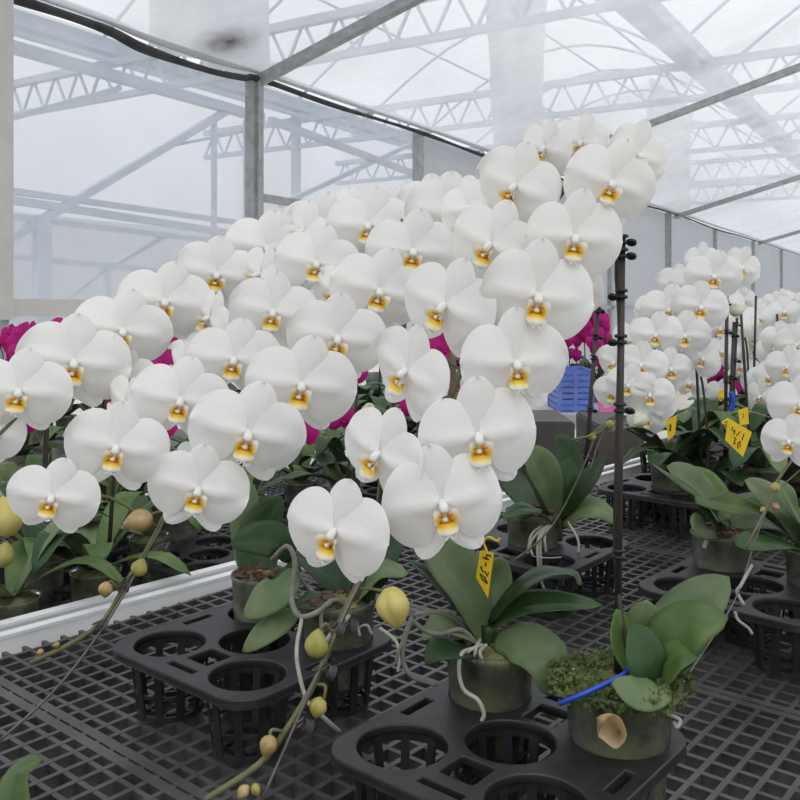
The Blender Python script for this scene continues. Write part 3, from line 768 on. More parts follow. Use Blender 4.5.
# right rank, then left rank, from the top down: lip at px, py; depth, span, roll, yaw, pitch
A_r = [(638, 164, .815, 76, 14, 30, 14), (609, 194, .80, 98, 18, 14, 12), (574, 250, .79, 104, 8, 10, 12), (537, 311, .78, 122, 8, 10, 10), (518, 377, .775, 116, -2, 14, 8), (480, 452, .765, 126, -4, 8, 8), (446, 520, .75, 128, -10, 8, 6)]
A_l = [(579, 150, .84, 62, 16, -34, 16), (541, 156, .845, 64, 24, -46, 16), (509, 197, .835, 96, 24, -30, 10), (484, 256, .82, 100, 24, -28, 10), (437, 318, .805, 110, 26, -36, 8), (398, 383, .795, 104, 26, -46, 6), (371, 466, .775, 108, 24, -42, 6), (328, 546, .745, 116, 14, -30, 4)]
A_b = [(587, 292, .83, 70, 20, 48, 5), (470, 215, .87, 70, -10, -20, 4), (628, 143, .85, 52, 30, 70, -20)]
b1 = fs(p1, A_r+A_l+A_b)
spike(p1, [s1b, V(613, 222, .85), V(600, 190, .855), V(585, 172, .835), V(556, 200, .825), V(528, 254, .81), V(487, 314, .80), V(457, 380, .79), V(424, 458, .78), V(388, 532, .77), V(356, 588, .755), V(335, 634, .74), V(314, 684, .725), V(285, 732, .71), V(258, 765, .70), V(205, 800, .68)], .0032, .0026, b1)
w1 = tubepart('support_wire', p1, [V(392, 525, .775), V(356, 590, .75), V(334, 638, .736), V(306, 700, .715), V(262, 800, .69)], .0013, 'wire', seg=6)
for (x, y, Y) in ((330, 625, .742), (343, 667-45, .744), (321, 668, .728), (298, 722, .712)):
    bm = bmesh.new(); c = V(x, y, Y)
    for k in range(3): torus(bm, c+Vector((R.uniform(-.003, .003), 0, R.uniform(-.004, .004))), (-.5+R.uniform(-.2, .2), .1, .8), .0042, .0009, 12, 5)
    for k in range(5): torus(bm, c+Vector((.006+.0012*k, -.003, -.001-.0006*k)), (1, .2, -.4), .0042+.0003*k, .0007, 12, 5)
    obj('twist_tie', bm, M['twist'], p1)
def budstalk(parent, pts, r=.0015, m='stem'): return tubepart('bud_stalk', parent, [V(*p) for p in pts], r, m, n=12, seg=6)
bud(p1, 394, 608, .745, .034, .0152, (.25, -.1, -1), 'bud', 'large closed yellow bud')
budstalk(p1, [(357, 588, .755), (372, 589, .75), (388, 592, .745)])
bud(p1, 317, 643, .73, .024, .0105, (.1, -.1, 1), 'bud_green'); budstalk(p1, [(334, 636, .74), (326, 624, .735), (320, 630, .732)])
bud(p1, 318, 708, .72, .017, .0078, (-.3, 0, -1), 'bud_green'); budstalk(p1, [(314, 684, .725), (325, 686, .722), (324, 700, .72)])
bud(p1, 268, 746, .70, .016, .0075, (-.4, -.1, -.8), 'bud_pink'); budstalk(p1, [(285, 732, .71), (272, 730, .705), (270, 738, .702)])
bud(p1, 243, 792, .69, .012, .005, (-.5, 0, -.6), 'bud_pink'); bud(p1, 256, 790, .69, .010, .004, (.3, 0, -.9), 'bud_green')

# --- P2: pot with long roots, yellow tag, carrying the middle spike
c2 = hole(TA, 1, -1); Y2_ = c2.y
p2 = plant(c2, 'white orchid in the dark pot at front centre, broad green leaves, the middle spike')
pot_parts(p2, c2, .0445, .052, .055, 'pot', 'moss_med', 'bark')
def P2(pts): return [V(x, y, Y2_+d) for x, y, d in pts]
leaf(p2, P2([(486, 640, 0), (470, 595, -.01), (447, 560, -.015), (418, 528, -.01)]), .062, FR*.6+UPN*.6+RT*.35, 'leaf_grey', .30, tip=.4)
leaf(p2, P2([(482, 645, -.005), (455, 605, -.02), (432, 578, -.03), (408, 560, -.03)]), .036, UPN*.5+RT*.9+FR*.1, 'leaf_dark', .2)
leaf(p2, P2([(490, 632, .01), (492, 605, .02), (497, 580, .025), (501, 556, .02)]), .034, FR+UPN*.3, 'leaf_grey', .2)
leaf(p2, P2([(488, 622, 0), (512, 592, -.01), (542, 573, -.02), (570, 572, -.02), (583, 585, -.02)]), .036, UPN*.9+LT*.35+FR*.35, 'leaf_dark', .1, tip=.4, twist=-35)
leaf(p2, P2([(490, 625, 0), (520, 606, -.01), (555, 602, -.02), (602, 605, -.02)]), .031, UPN*.6+FR*.35, 'leaf_dark', .28, tip=.55)
leaf(p2, P2([(494, 640, -.01), (520, 640, -.03), (548, 658, -.05), (567, 692, -.055)]), .050, UPN*.75+FR*.75+RT*.1, 'leaf_grey', .06, tip=.16, notch=.35)
leaf(p2, P2([(482, 648, -.005), (462, 628, -.02), (440, 620, -.02), (421, 640, -.02)]), .034, UPN+FR*.3, 'leaf_grey', .05)
leaf(p2, P2([(484, 655, -.01), (460, 648, -.035), (438, 648, -.045), (424, 662, -.045)]), .032, UPN+FR*.4, 'leaf_dark', .05)
tubepart('crown', p2, P2([(486, 668, 0), (487, 650, 0), (488, 625, 0)]), .011, 'leaf_dark', .008, 10)
for k, (pts, r, m) in enumerate([
    ([(482, 650, -.01), (462, 630, -.03), (440, 634, -.04), (424, 630, -.045), (410, 618, -.05)], .0024, 'root_dark'),
    ([(480, 648, -.005), (460, 622, -.02), (436, 612, -.03), (412, 615, -.04)], .0021, 'root_dark'),
    ([(478, 648, -.02), (462, 653, -.045), (459, 672, -.052), (464, 690, -.054), (478, 700, -.058), (484, 714, -.06), (481, 722, -.058)], .0021, 'root'),
    ([(482, 645, -.02), (470, 650, -.035), (462, 658, -.038)], .002, 'root'),
    ([(486, 645, -.02), (480, 652, -.035), (483, 662, -.037)], .002, 'root'),
    ([(480, 640, -.01), (476, 648, -.03), (474, 662, -.035)], .002, 'root'),
    ([(492, 645, -.01), (500, 648, -.02), (506, 662, -.03), (504, 668, -.032)], .002, 'root_dark'),
    ([(412, 618, -.05), (404, 640, -.05), (403, 660, -.045), (412, 676, -.04), (436, 684, -.03)], .0026, 'root_dark'),
    ([(404, 640, -.05), (399, 650, -.05), (396, 664, -.048)], .0018, 'root_dark'),
    ([(380, 628, .02), (395, 640, 0), (400, 655, -.03), (398, 672, -.04)], .0017, 'root')]):
    tubepart('aerial_root', p2, P2(pts), r, m)
s2a, s2b = V(470, 672, Y2_+.015), V(447, 250, Y2_+.14)
stake_part(p2, s2a, s2b, .0032, [.9, .7, .5])
B_r = [(195, 503, .84, 106, 13, -6, 6), (245, 449, .85, 124, 14, 2, 8), (299, 399, .885, 118, 12, 0, 8), (336, 351, .92, 106, 9, 2, 10), (377, 303, .955, 104, 15, 8, 10), (412, 263, 1.0, 100, 8, 4, 10), (450, 225, 1.03, 98, 5, 0, 12), (489, 211, 1.05, 78, 0, -10, 12)]
C_l = [(48, 509, .83, 94, 15, -16, 5), (113, 461, .86, 108, 12, -8, 6), (178, 413, .90, 104, 11, -6, 8), (232, 371, .935, 98, 10, -6, 10), (271, 323, .975, 94, 10, -6, 10), (315, 274, 1.02, 92, 10, -8, 10), (367, 236, 1.06, 92, 8, -12, 10), (430, 216, 1.09, 78, 4, -15, 10)]
B_b = [(330, 300, 1.0, 70, 30, -40, 5), (118, 410, .97, 70, 30, -62, 0), (175, 372, 1.0, 62, 30, -66, 0), (185, 470, .93, 56, 20, -50, 0)]
b2 = fs(p2, B_r+C_l+B_b, .90)
spike(p2, [s2a, V(455, 400, Y2_+.08), s2b, V(440, 215, 1.06), V(410, 222, 1.06), V(370, 262, 1.02), V(322, 315, .98), V(283, 362, .945), V(236, 410, .915), V(205, 446, .895), V(178, 490, .875), V(150, 545, .865), V(128, 580, .86), V(104, 620, .85), V(72, 643, .84), V(30, 663, .83)], .0032, .0025, b2)
tubepart('support_wire', p2, [V(180, 488, .87), V(150, 548, .86), V(105, 625, .845), (V(55, 690, .83)), V(-5, 745, .815)], .0014, 'wire', seg=6)
for (x, y, Y) in ((122, 585, .855), (160, 545, .86), (99, 624, .845)):
    bm = bmesh.new(); c = V(x, y, Y)
    for k in range(4): torus(bm, c+Vector((R.uniform(-.004, .004), 0, R.uniform(-.004, .004))), (-.5+R.uniform(-.3, .3), .1, .8), .0045, .0009, 12, 5)
    for k in range(3): torus(bm, c+Vector((.006+.001*k, -.003, -.001)), (1, .2, -.4), .004+.0004*k, .0007, 12, 5)
    obj('twist_tie', bm, M['twist'], p2)
bud(p2, 138, 521, .84, .027, .0115, (-1, -.2, -.15), 'bud_pink', 'tan closed bud'); budstalk(p2, [(168, 515, .87), (160, 512, .855), (150, 515, .845)])
bud(p2, 140, 567, .855, .017, .0085, (.4, 0, 1), 'bud_green'); budstalk(p2, [(128, 578, .86), (134, 572, .856)])
bud(p2, 106, 590, .85, .015, .0075, (-.2, 0, -1), 'bud_pink'); budstalk(p2, [(120, 592, .855), (112, 582, .852), (107, 584, .85)])
for x, y in ((40, 652), (56, 645)): bud(p2, x, y, .835, .007, .003, (-1, 0, -.3), 'bud_pink')

# --- P4: dark pot in the left tray, carrying the left-most spike
c4 = hole(TB, 1, 1); Y4 = c4.y
p4 = plant(c4, 'white orchid in the dark pot of the left tray, the spike furthest to the left')
pot_parts(p4, c4, .0445, .048, .055, 'pot', 'moss_med', 'bark')
def P4(pts): return [V(x, y, Y4+d) for x, y, d in pts]
leaf(p4, P4([(356, 612, 0), (366, 585, -.02), (383, 568, -.03), (408, 574, -.03)]), .040, UPN+FR*.4, 'leaf_grey', .1)
leaf(p4, P4([(354, 610, 0), (372, 575, 0), (388, 550, 0), (404, 535, 0)]), .045, UPN*.7+FR*.5, 'leaf_dark', .2)
leaf(p4, P4([(350, 612, 0), (330, 600, -.01), (312, 600, -.02), (290, 606, -.02)]), .042, UPN+FR*.2, 'leaf_dark', .1)
leaf(p4, P4([(352, 610, .01), (335, 580, .02), (315, 562, .03), (290, 555, .03)]), .045, UPN+FR*.4, 'leaf_dark', .15)
tubepart('crown', p4, P4([(355, 630, 0), (354, 612, 0)]), .010, 'leaf_dark', .008, 6)
for pts, r, m in [([(352, 612, -.02), (345, 620, -.05), (327, 640, -.06), (328, 655, -.06)], .0028, 'root'), ([(350, 610, -.02), (335, 600, -.04), (322, 612, -.05), (322, 640, -.06)], .0024, 'root_dark'),
                  ([(352, 632, -.03), (366, 625, -.04), (372, 634, -.04)], .0016, 'root'), ([(350, 634, -.03), (356, 622, -.04), (360, 636, -.04)], .0016, 'root')]:
    tubepart('aerial_root', p4, P4(pts), r, m)
s4a, s4b = V(362, 632, Y4+.015), V(409, 290, Y4+.08)
stake_part(p4, s4a, s4b, .0032, [.95, .8, .6])
D_l = [(16, 404, .93, 104, 10, -10, 6), (72, 376, .98, 116, 9, -2, 8), (121, 343, 1.02, 102, 10, 0, 10), (163, 313, 1.08, 98, 12, -2, 10), (215, 285, 1.14, 92, 10, -2, 10), (266, 258, 1.19, 90, 8, -2, 10), (320, 236, 1.23, 84, 8, -4, 10)]
D_b = [(118, 385, 1.03, 74, 16, -20, 6), (203, 325, 1.09, 72, 28, -66, 0), (253, 282, 1.13, 76, 28, -64, 0), (297, 239, 1.2, 76, 28, -62, 0), (338, 218, 1.24, 66, 25, -60, 0), (-20, 440, .94, 80, 20, -20, 4)]
E_b = [(58, 376, 1.06, 82, 16, -24, 10), (106, 344, 1.11, 82, 16, -30, 10), (150, 315, 1.16, 78, 16, -34, 10), (200, 287, 1.21, 76, 16, -34, 10), (250, 262, 1.25, 72, 14, -34, 10), (372, 226, 1.25, 68, 10, -20, 10), (405, 217, 1.24, 66, 6, -20, 10)]
b4 = fs(p4, D_l+D_b+E_b, .88)
spike(p4, [s4a, V(385, 450, Y4+.05), s4b, V(408, 245, 1.20), V(380, 230, 1.24), V(330, 240, 1.25), V(280, 246, 1.21), V(225, 275, 1.16), V(170, 308, 1.10), V(125, 340, 1.05), V(75, 375, 1.0), V(20, 415, .96), V(-20, 460, .93), V(-45, 540, .92)], .0030, .0018, b4)
bud(p4, 6, 516, .93, .042, .019, (-.2, 0, 1), 'bud', 'large yellow bud'); budstalk(p4, [(-30, 500, .93), (-14, 492, .93), (2, 498, .93)])
bud(p4, 4, 554, .92, .026, .012, (.2, 0, 1), 'bud_green'); budstalk(p4, [(-42, 530, .92), (-12, 545, .92), (2, 548, .92)])
bud(p4, 369, 410, 1.06, .022, .010, (.1, -.6, .6), 'bud_white'); budstalk(p4, [(386, 440, 1.10), (380, 425, 1.08), (371, 417, 1.062)])

# --- P3: pale pot at the back of the left tray, leaves only
c3 = hole(TB, 1, -1); Y3 = c3.y
p3 = plant(c3, 'leafy orchid without blooms in the dusty pot beside the aluminium lip', group='orchids not in bloom')
pot_parts(p3, c3, .037, .05, .055, 'pot_pale', 'moss_med', 'bark')
def P3(pts): return [V(x, y, Y3+d) for x, y, d in pts]
leaf(p3, P3([(262, 600, 0), (258, 560, .03), (262, 525, .05), (282, 496, .06)]), .058, FR+UPN*.3+RT*.2, 'leaf_dark', .12, tip=.5)
leaf(p3, P3([(292, 560, -.03), (278, 541, -.04), (255, 538, -.045), (230, 545, -.05)]), .047, UPN*.45+FR*.8, 'leaf_dark', .05, tip=.6)
leaf(p3, P3([(258, 605, 0), (252, 560, .05), (246, 520, .07), (250, 480, .08)]), .045, FR+UPN*.2, 'leaf_grey', .2)
leaf(p3, P3([(293, 568, -.05), (282, 585, -.075), (262, 600, -.085), (243, 617, -.085)]), .050, UPN*.6+FR*.8+LT*.4, 'leaf_grey', .0, tip=.6)
leaf(p3, P3([(300, 606, -.06), (284, 618, -.085), (262, 634, -.095), (242, 652, -.10)]), .036, UPN*.7+FR*.7+LT*.2, 'leaf_grey', .05, tip=.6)
leaf(p3, P3([(300, 600, -.03), (318, 607, -.06), (330, 615, -.07), (345, 618, -.08)]), .035, UPN+FR*.2, 'leaf_dark', .05)
tubepart('crown', p3, P3([(250, 612, 0), (270, 590, -.02), (296, 565, -.03)]), .010, 'leaf_dark', .009, 10)
for pts, r, m in [([(272, 560, -.08), (287, 546, -.095), (295, 562, -.10), (292, 590, -.11), (293, 606, -.13), (301, 617, -.15), (318, 612, -.15), (331, 601, -.15)], .0031, 'root_dark'),
                  ([(302, 618, -.15), (297, 645, -.20), (298, 668, -.225), (307, 700, -.235), (322, 716, -.235), (340, 732, -.22)], .0022, 'root'),
                  ([(300, 580, -.06), (312, 590, -.08), (318, 602, -.09)], .0022, 'root_dark'), ([(330, 580, -.05), (326, 592, -.07), (330, 606, -.09)], .002, 'root_dark')]:
    tubepart('aerial_root', p3, P3(pts), r, m)
# --- leaf of a plant standing in front of the lower left corner
p0 = G(-115, 880, BZ); p0 = Vector((p0.x, p0.y, BZ+.055))
pz = plant(p0, 'orchid just out of view at the lower left corner, one leaf showing', group='orchids not in bloom', drop=.055)
pot_parts(pz, p0, .042, .04, .055, 'pot', 'moss_med', None)
leaf(pz, [p0+Vector((0, 0, .04)), V(0, 835, p0.y+.05), V(8, 795, p0.y+.09), V(18, 770, p0.y+.11), V(43, 758, p0.y+.12)], .046, UPN*.7+LT*.5+FR*.3, 'leaf', .1, tip=.4)
leaf(pz, [p0+Vector((0, 0, .04)), V(-60, 860, p0.y), V(-110, 850, p0.y)], .04, UPN, 'leaf', .1)

# --- P5: pot with dangling roots, mid bench
c5 = Vector((TDc[0], TDc[1], TZ))+Vector((.02, -.03, 0)); Y5 = c5.y
c5 = hole(TDc, 0, 0); Y5 = c5.y
p5 = plant(c5, 'leafy orchid with pale dangling roots, in the tray behind the yellow tag', group='orchids not in bloom')
pot_parts(p5, c5, .0445, .055, .055, 'pot', 'moss_med', 'bark')
def P5(pts): return [V(x, y, Y5+d) for x, y, d in pts]
leaf(p5, P5([(556, 520, 0), (550, 492, -.02), (541, 467, -.03), (528, 446, -.03)]), .062, FR*.9+UPN*.5+RT*.2, 'leaf_grey', .2, tip=.4)
leaf(p5, P5([(554, 524, -.01), (540, 498, -.04), (530, 480, -.05), (520, 462, -.06)]), .036, UPN*.4+RT*.8, 'leaf_dark', .2)
leaf(p5, P5([(558, 520, 0), (562, 500, .0), (566, 480, .0), (570, 458, .01)]), .050, FR+UPN*.2, 'leaf_dark', .1, tip=.5)
leaf(p5, P5([(560, 518, 0), (575, 496, -.02), (590, 478, -.03), (605, 455, -.03)]), .042, FR*.5+UPN*.4+LT*.7, 'leaf_dark', .25)
leaf(p5, P5([(556, 526, -.01), (540, 512, -.04), (522, 508, -.06), (502, 518, -.07)]), .034, UPN+FR*.4, 'leaf_dark', .1)
leaf(p5, P5([(562, 526, -.01), (580, 508, -.03), (600, 508, -.04), (622, 524, -.04)]), .050, UPN+FR*.6, 'leaf_grey', .05)
leaf(p5, P5([(560, 515, .02), (570, 480, .05), (568, 450, .07), (555, 435, .08)]), .045, FR+UPN*.5, 'leaf_dark', .15)
leaf(p5, P5([(552, 525, 0), (530, 500, .05), (512, 480, .08), (500, 455, .10)]), .05, UPN*.6+FR*.7, 'leaf_dark', .1)
tubepart('crown', p5, P5([(556, 540, 0), (558, 518, 0)]), .011, 'leaf_dark', .009, 6)
for pts, r in [([(548, 522, -.03), (532, 534, -.055), (527, 556, -.06), (522, 570, -.06)], .002), ([(548, 522, -.03), (538, 540, -.06), (538, 572, -.065), (533, 596, -.065)], .0025),
               ([(550, 522, -.03), (541, 538, -.06), (541, 566, -.066), (541, 580, -.066), (549, 601, -.066)], .0022), ([(546, 524, -.03), (535, 536, -.06), (530, 546, -.062), (533, 556, -.064)], .002), ([(552, 524, -.03), (545, 536, -.06), (546, 552, -.064)], .0022),
               ([(568, 522, -.03), (578, 540, -.05), (578, 556, -.055)], .0022), ([(530, 556, -.06), (550, 558, -.07), (572, 556, -.06)], .0012)]:
    tubepart('aerial_root', p5, P5(pts), r, 'root', seg=6)
s5a, s5b = V(583, 500, Y5+.06), V(598, 306, Y5+.12)
stake_part(p5, s5a, s5b, .0040, [.97, .83, .72, .45, .2])
c = [V(583, 510, Y5-.02), V(575, 480, Y5-.05), V(592, 440, Y5-.06), V(605, 425, Y5-.06)]
tubepart('flower_stem', p5, [V(500, 570, Y5-.1), V(545, 535, Y5-.09), V(575, 485, Y5-.08), V(600, 425, Y5-.05)], .0016, 'stem', .0012, seg=6)


# --- yellow tags
def tagcard(corners, label, strokes, hang=None, m='yellow'):
    a, b, c, d = corners; n = (b-a).cross(d-a).normalized()
    if n.y > 0: n = -n
    root = empty('plant_tag', (a+b+c+d)/4, label, 'tag', 'yellow plant tags')
    bm = bmesh.new()
    f = [bm.verts.new(p+n*e) for e in (.0004, -.0004) for p in (a, b, c, d)]
    for q in ((0, 1, 2, 3), (7, 6, 5, 4), (0, 4, 5, 1), (1, 5, 6, 2), (2, 6, 7, 3), (3, 7, 4, 0)): bm.faces.new([f[i] for i in q])
    bmesh.ops.recalc_face_normals(bm, faces=bm.faces)
    obj('card', bm, M[m], root, False)
    if strokes:
        bm = bmesh.new(); w = (b-a).length
        for st in strokes:
            tube(bm, [a.lerp(b, x).lerp(d.lerp(c, x), y)+n*.0008 for x, y in st], w*(.022 if (d-a).length < w*1.6 else .06), 5)
        obj('handwriting', bm, M['ink'], root)
    if hang:
        bm = bmesh.new(); tube(bm, spline(hang, 14), .0012, 6); obj('hook', bm, M[m], root)
    return root
def digits(x, y, h, seq):
    S = {'4': [[(0, 0), (-.1, .55), (.6, .55)], [(.45, .2), (.45, 1)]], '1': [[(.3, 0), (.3, 1)]], '-': [[(0, .5), (.5, .5)]], '3': [[(0, .05), (.5, .1), (.2, .45), (.55, .7), (0, 1)]], '0': [[(.3, 0), (0, .4), (.2, 1), (.55, .6), (.3, 0)]], '/': [[(.5, 0), (0, 1)]], '2': [[(0, .15), (.4, 0), (.5, .35), (0, 1), (.55, .95)]], '8': [[(.3, 0), (0, .25), (.5, .7), (.2, 1), (0, .75), (.5, .25), (.3, 0)]]}
    out = []
    for k, ch in enumerate(seq):
        for st in S.get(ch, []): out.append([(x+h*(.75*k+.8*p), y+h*q) for p, q in st])
    return out
def rot90(strokes): return [[(1-q, p) for p, q in st] for st in strokes]
yt = Y2_-.02
tagcard([V(480, 551, yt), V(494, 553, yt-.004), V(488, 598, yt), V(476, 577, yt+.004)], 'narrow yellow tag with black handwriting, hanging over the front centre leaves', [[(p*1.0, q) for p, q in st] for st in [[(.12+.76*x, y) for x, y in st] for st in rot90([[(p, q*3-.75) for p, q in s2] for s2 in digits(.08, .27, .26, '4-30')])]] , [V(487, 552, yt), V(484, 542, yt), V(489, 537, yt-.004), V(497, 541, yt-.006), V(500, 538, yt-.006)])
yt = 1.36
tagcard([V(728, 418, yt), V(752, 432, yt-.01), V(743, 457, yt-.01), V(725, 440, yt)], 'largest yellow tag, turned like a diamond, beside the right black stakes', digits(.25, .22, .28, '4/1')+digits(.38, .58, .30, '30'), [V(726, 424, yt), V(722, 423, yt-.006), V(728, 419, yt)])
yt = 1.62
tagcard([V(738, 410, yt), V(748, 407, yt), V(749, 424, yt), V(740, 425, yt)], 'small yellow tag folded behind the largest yellow tag', digits(.4, .3, .3, '1'))
yt = 1.62
tagcard([V(666, 420, yt), V(677, 415, yt), V(675, 434, yt), V(668, 441, yt)], 'yellow tag among dark leaves under the right-hand white spike', digits(.3, .3, .3, '2'))
yt = 2.0
tagcard([V(718, 391, yt), V(724, 390, yt), V(724, 398, yt), V(718, 398, yt)], 'tiny yellow tag in the greenery left of the right black stakes', None)

# ------------------------------------------------------------------ plants at right and behind
# --- P6: pale-rimmed pot of the right tray
c6 = hole(TC, 1, -1); Y6 = c6.y
p6 = plant(c6, 'leafy orchid in the dusty clear pot of the right tray, broad arching leaves', group='orchids not in bloom')
pot_parts(p6, c6, .0445, .050, .055, 'pot_pale', 'moss_med', 'bark')
def P6(pts): return [V(x, y, Y6+d) for x, y, d in pts]
leaf(p6, P6([(722, 530, 0), (702, 500, -.02), (678, 483, -.03), (652, 464, -.03)]), .030, UPN*.5+RT*.7+FR*.2, 'leaf_dark', .2)
leaf(p6, P6([(722, 526, 0), (708, 500, 0), (690, 480, .0), (667, 466, .0)]), .055, UPN*.7+FR*.6, 'leaf_grey', .2, tip=.4)
leaf(p6, P6([(724, 522, .01), (716, 500, .03), (704, 484, .04), (688, 468, .05)]), .055, UPN*.7+FR*.7, 'leaf', .2, tip=.4)
leaf(p6, P6([(724, 524, -.01), (708, 500, -.05), (735, 504, -.08), (768, 512, -.09)]), .048, UPN*.8+FR*.5, 'leaf', .12, tip=.45)
leaf(p6, P6([(718, 538, -.03), (704, 530, -.05), (696, 522, -.055), (690, 520, -.055)]), .032, UPN*.6+FR*.8, 'leaf_grey', .1)
leaf(p6, P6([(728, 524, .02), (745, 505, .05), (765, 500, .07), (790, 505, .08)]), .05, UPN+FR*.4, 'leaf_dark', .1)
tubepart('crown', p6, P6([(722, 548, 0), (722, 522, 0)]), .012, 'leaf_dark', .010, 6)
for pts in ([(716, 538, -.03), (708, 540, -.045), (704, 548, -.05)], [(728, 538, -.03), (738, 543, -.045), (745, 542, -.05)]): tubepart('aerial_root', p6, P6(pts), .003, 'root')
# --- P7: dark pot at the right edge
c7 = hole(TC, 1, 1); Y7 = c7.y
p7 = plant(c7, 'leafy orchid with dark strap leaves at the right edge, tray beneath', group='orchids not in bloom')
pot_parts(p7, c7, .0445, .050, .055, 'pot', 'moss_med', 'bark')
def P7(pts): return [V(x, y, Y7+d) for x, y, d in pts]
leaf(p7, P7([(798, 545, 0), (775, 525, -.03), (755, 520, -.04), (730, 526, -.04)]), .040, UPN+FR*.4, 'leaf_dark', .1)
leaf(p7, P7([(800, 548, 0), (778, 540, -.05), (757, 540, -.07), (736, 546, -.08)]), .044, UPN+FR*.5, 'leaf_dark', .1)
leaf(p7, P7([(802, 540, 0), (785, 510, .0), (768, 495, .0), (745, 480, .0)]), .055, UPN*.8+FR*.6, 'leaf_grey', .1)
leaf(p7, P7([(802, 538, .02), (790, 512, .03), (775, 505, .03), (740, 502, .03)]), .048, UPN*.8+FR*.6, 'leaf', .1)
leaf(p7, P7([(803, 540, 0), (800, 520, -.02), (792, 500, -.03), (778, 480, -.03)]), .050, UPN*.8+FR*.6+RT*.4, 'leaf', .15)
leaf(p7, P7([(806, 545, 0), (830, 525, 0), (850, 520, 0)]), .05, UPN+FR*.4, 'leaf_dark', .1)
tubepart('crown', p7, P7([(802, 560, 0), (802, 540, 0)]), .012, 'leaf_dark', .010, 6)
fl7 = [(788, 448, 1.12, 58, 8, -10, 5), (800, 412, 1.15, 66, 5, 0, 8), (822, 380, 1.17, 66, 5, 0, 8), (835, 430, 1.15, 66, 5, 10, 8), (787, 372, 1.30, 46, 5, -10, 8), (796, 350, 1.36, 44, 0, 0, 10), (815, 345, 1.36, 50, 0, 0, 10)]
b7 = fs(p7, fl7)
spike(p7, [V(806, 545, Y7), V(845, 450, Y7+.02), V(850, 350, 1.30), V(830, 330, 1.3), V(810, 370, 1.25), V(808, 425, 1.18), V(795, 455, 1.15), V(778, 480, 1.12), V(768, 505, 1.10), V(758, 525, 1.09), V(746, 548, 1.08)], .0026, .0016, b7)
tubepart('support_wire', p7, [V(800, 470, 1.14), V(775, 495, 1.12), V(757, 535, 1.09), V(735, 600, 1.06), V(690, 672, .96), V(672, 700, .93)], .0009, 'wire', seg=6)
bud(p7, 775, 487, 1.11, .014, .0065, (0, -.3, 1), 'bud_green'); bud(p7, 776, 507, 1.10, .010, .005, (1, -.3, -.4), 'bud_pink'); bud(p7, 763, 510, 1.10, .009, .004, (-1, -.3, -.4), 'bud_green')
tubepart('aerial_root', p7, [V(752, 565, 1.08), V(741, 585, 1.07), V(737, 592, 1.07), V(744, 605, 1.06)], .002, 'root', seg=6)
tubepart('aerial_root', p7, [V(735, 612, 1.05), V(738, 620, 1.05), V(748, 628, 1.05), V(752, 634, 1.05)], .0018, 'root', seg=6)

# --- P8: plant carrying the right-hand white spike, stakes at its right
c8 = hole(TFc, -1, -1); Y8 = c8.y
p8 = plant(c8, 'white orchid at right, its cascade of blooms ending above a pink sheet, twin stakes')
pot_parts(p8, c8, .0445, .055, .055, 'pot', 'moss_med', 'bark')
def P8(pts): return [V(x, y, Y8+d) for x, y, d in pts]
for k in range(9):
    a = 2*PI*k/9+.3; L_ = R.uniform(.13, .2); d = Vector((math.cos(a), math.sin(a)*.8, 0)); b = c8+Vector((0, 0, .06))
    leaf(p8, [b, b+d*L_*.4+UPN*.08, b+d*L_*.8+UPN*(.09+R.uniform(-.02, .03)), b+d*L_*1.15+UPN*R.uniform(.03, .09)], .052, UPN-d*.3, R.choice(['leaf_dark', 'leaf_grey', 'leaf']), .15)
s8 = V(725, 470, Y8)
sa, sb = Vector((s8.x, Y8, c8.z+.03)), V(727, 300, Y8+.02)
stake_part(p8, sa, sb, .0042, [.97, .8, .5])
stake_part(p8, sa+Vector((.012, .015, 0)), V(734, 322, Y8+.04), .0036, [.9, .6])
stake_part(p8, sa+Vector((.02, .02, 0)), V(737, 318, Y8+.05), .0030, [.95, .7])
F8 = [(713, 283, 1.42, 78, 10, 8, 12), (700, 314, 1.40, 78, 8, 12, 10), (684, 342, 1.38, 74, 6, 8, 10), (655, 341, 1.38, 70, 8, -4, 8), (640, 371, 1.35, 70, 10, -6, 8), (671, 375, 1.36, 64, 0, 20, 8), (668, 316, 1.42, 76, 8, -6, 10), (650, 401, 1.32, 68, 0, 6, 5), (627, 391, 1.33, 66, 10, -16, 6), (612, 398, 1.36, 62, 10, -26, 6), (741, 273, 1.43, 64, 20, 30, 14), (690, 292, 1.44, 70, 8, -20, 10), (697, 268, 1.46, 62, 10, -50, 8), (675, 292, 1.46, 66, 10, -30, 8), (650, 318, 1.44, 64, 10, -34, 8), (630, 345, 1.42, 64, 12, -34, 8), (612, 368, 1.40, 60, 14, -36, 8)]
F8 = [(q[0], q[1], q[2], q[3]*.77)+q[4:] for q in F8]
b8 = fs(p8, F8, .92)
spike(p8, [sb, V(728, 282, 1.49), V(716, 284, 1.50), V(700, 292, 1.46), V(672, 326, 1.43), V(650, 355, 1.41), V(632, 385, 1.38), V(618, 412, 1.36), V(600, 432, 1.35), V(572, 440, 1.34)], .0030, .0018, b8)
bud(p8, 640, 420, 1.33, .028, .0125, (-.6, -.4, -.3), 'bud_white'); budstalk(p8, [(628, 410, 1.37), (634, 412, 1.35), (638, 416, 1.34)])
bud(p8, 610, 425, 1.35, .016, .007, (0, 0, -1), 'bud_green'); bud(p8, 592, 437, 1.35, .014, .006, (-1, 0, -.2), 'bud_green')
bud(p8, 737, 310, 1.46, .026, .012, (1, 0, .1), 'bud_white')
tubepart('support_wire', p8, [V(618, 412, 1.36), V(600, 440, 1.35), V(590, 470, 1.34)], .0009, 'wire', seg=6)
tubepart('blue_clip', p8, [V(731, 392, Y8), V(733, 402, Y8), V(731, 412, Y8)], .006, 'blue', seg=8)

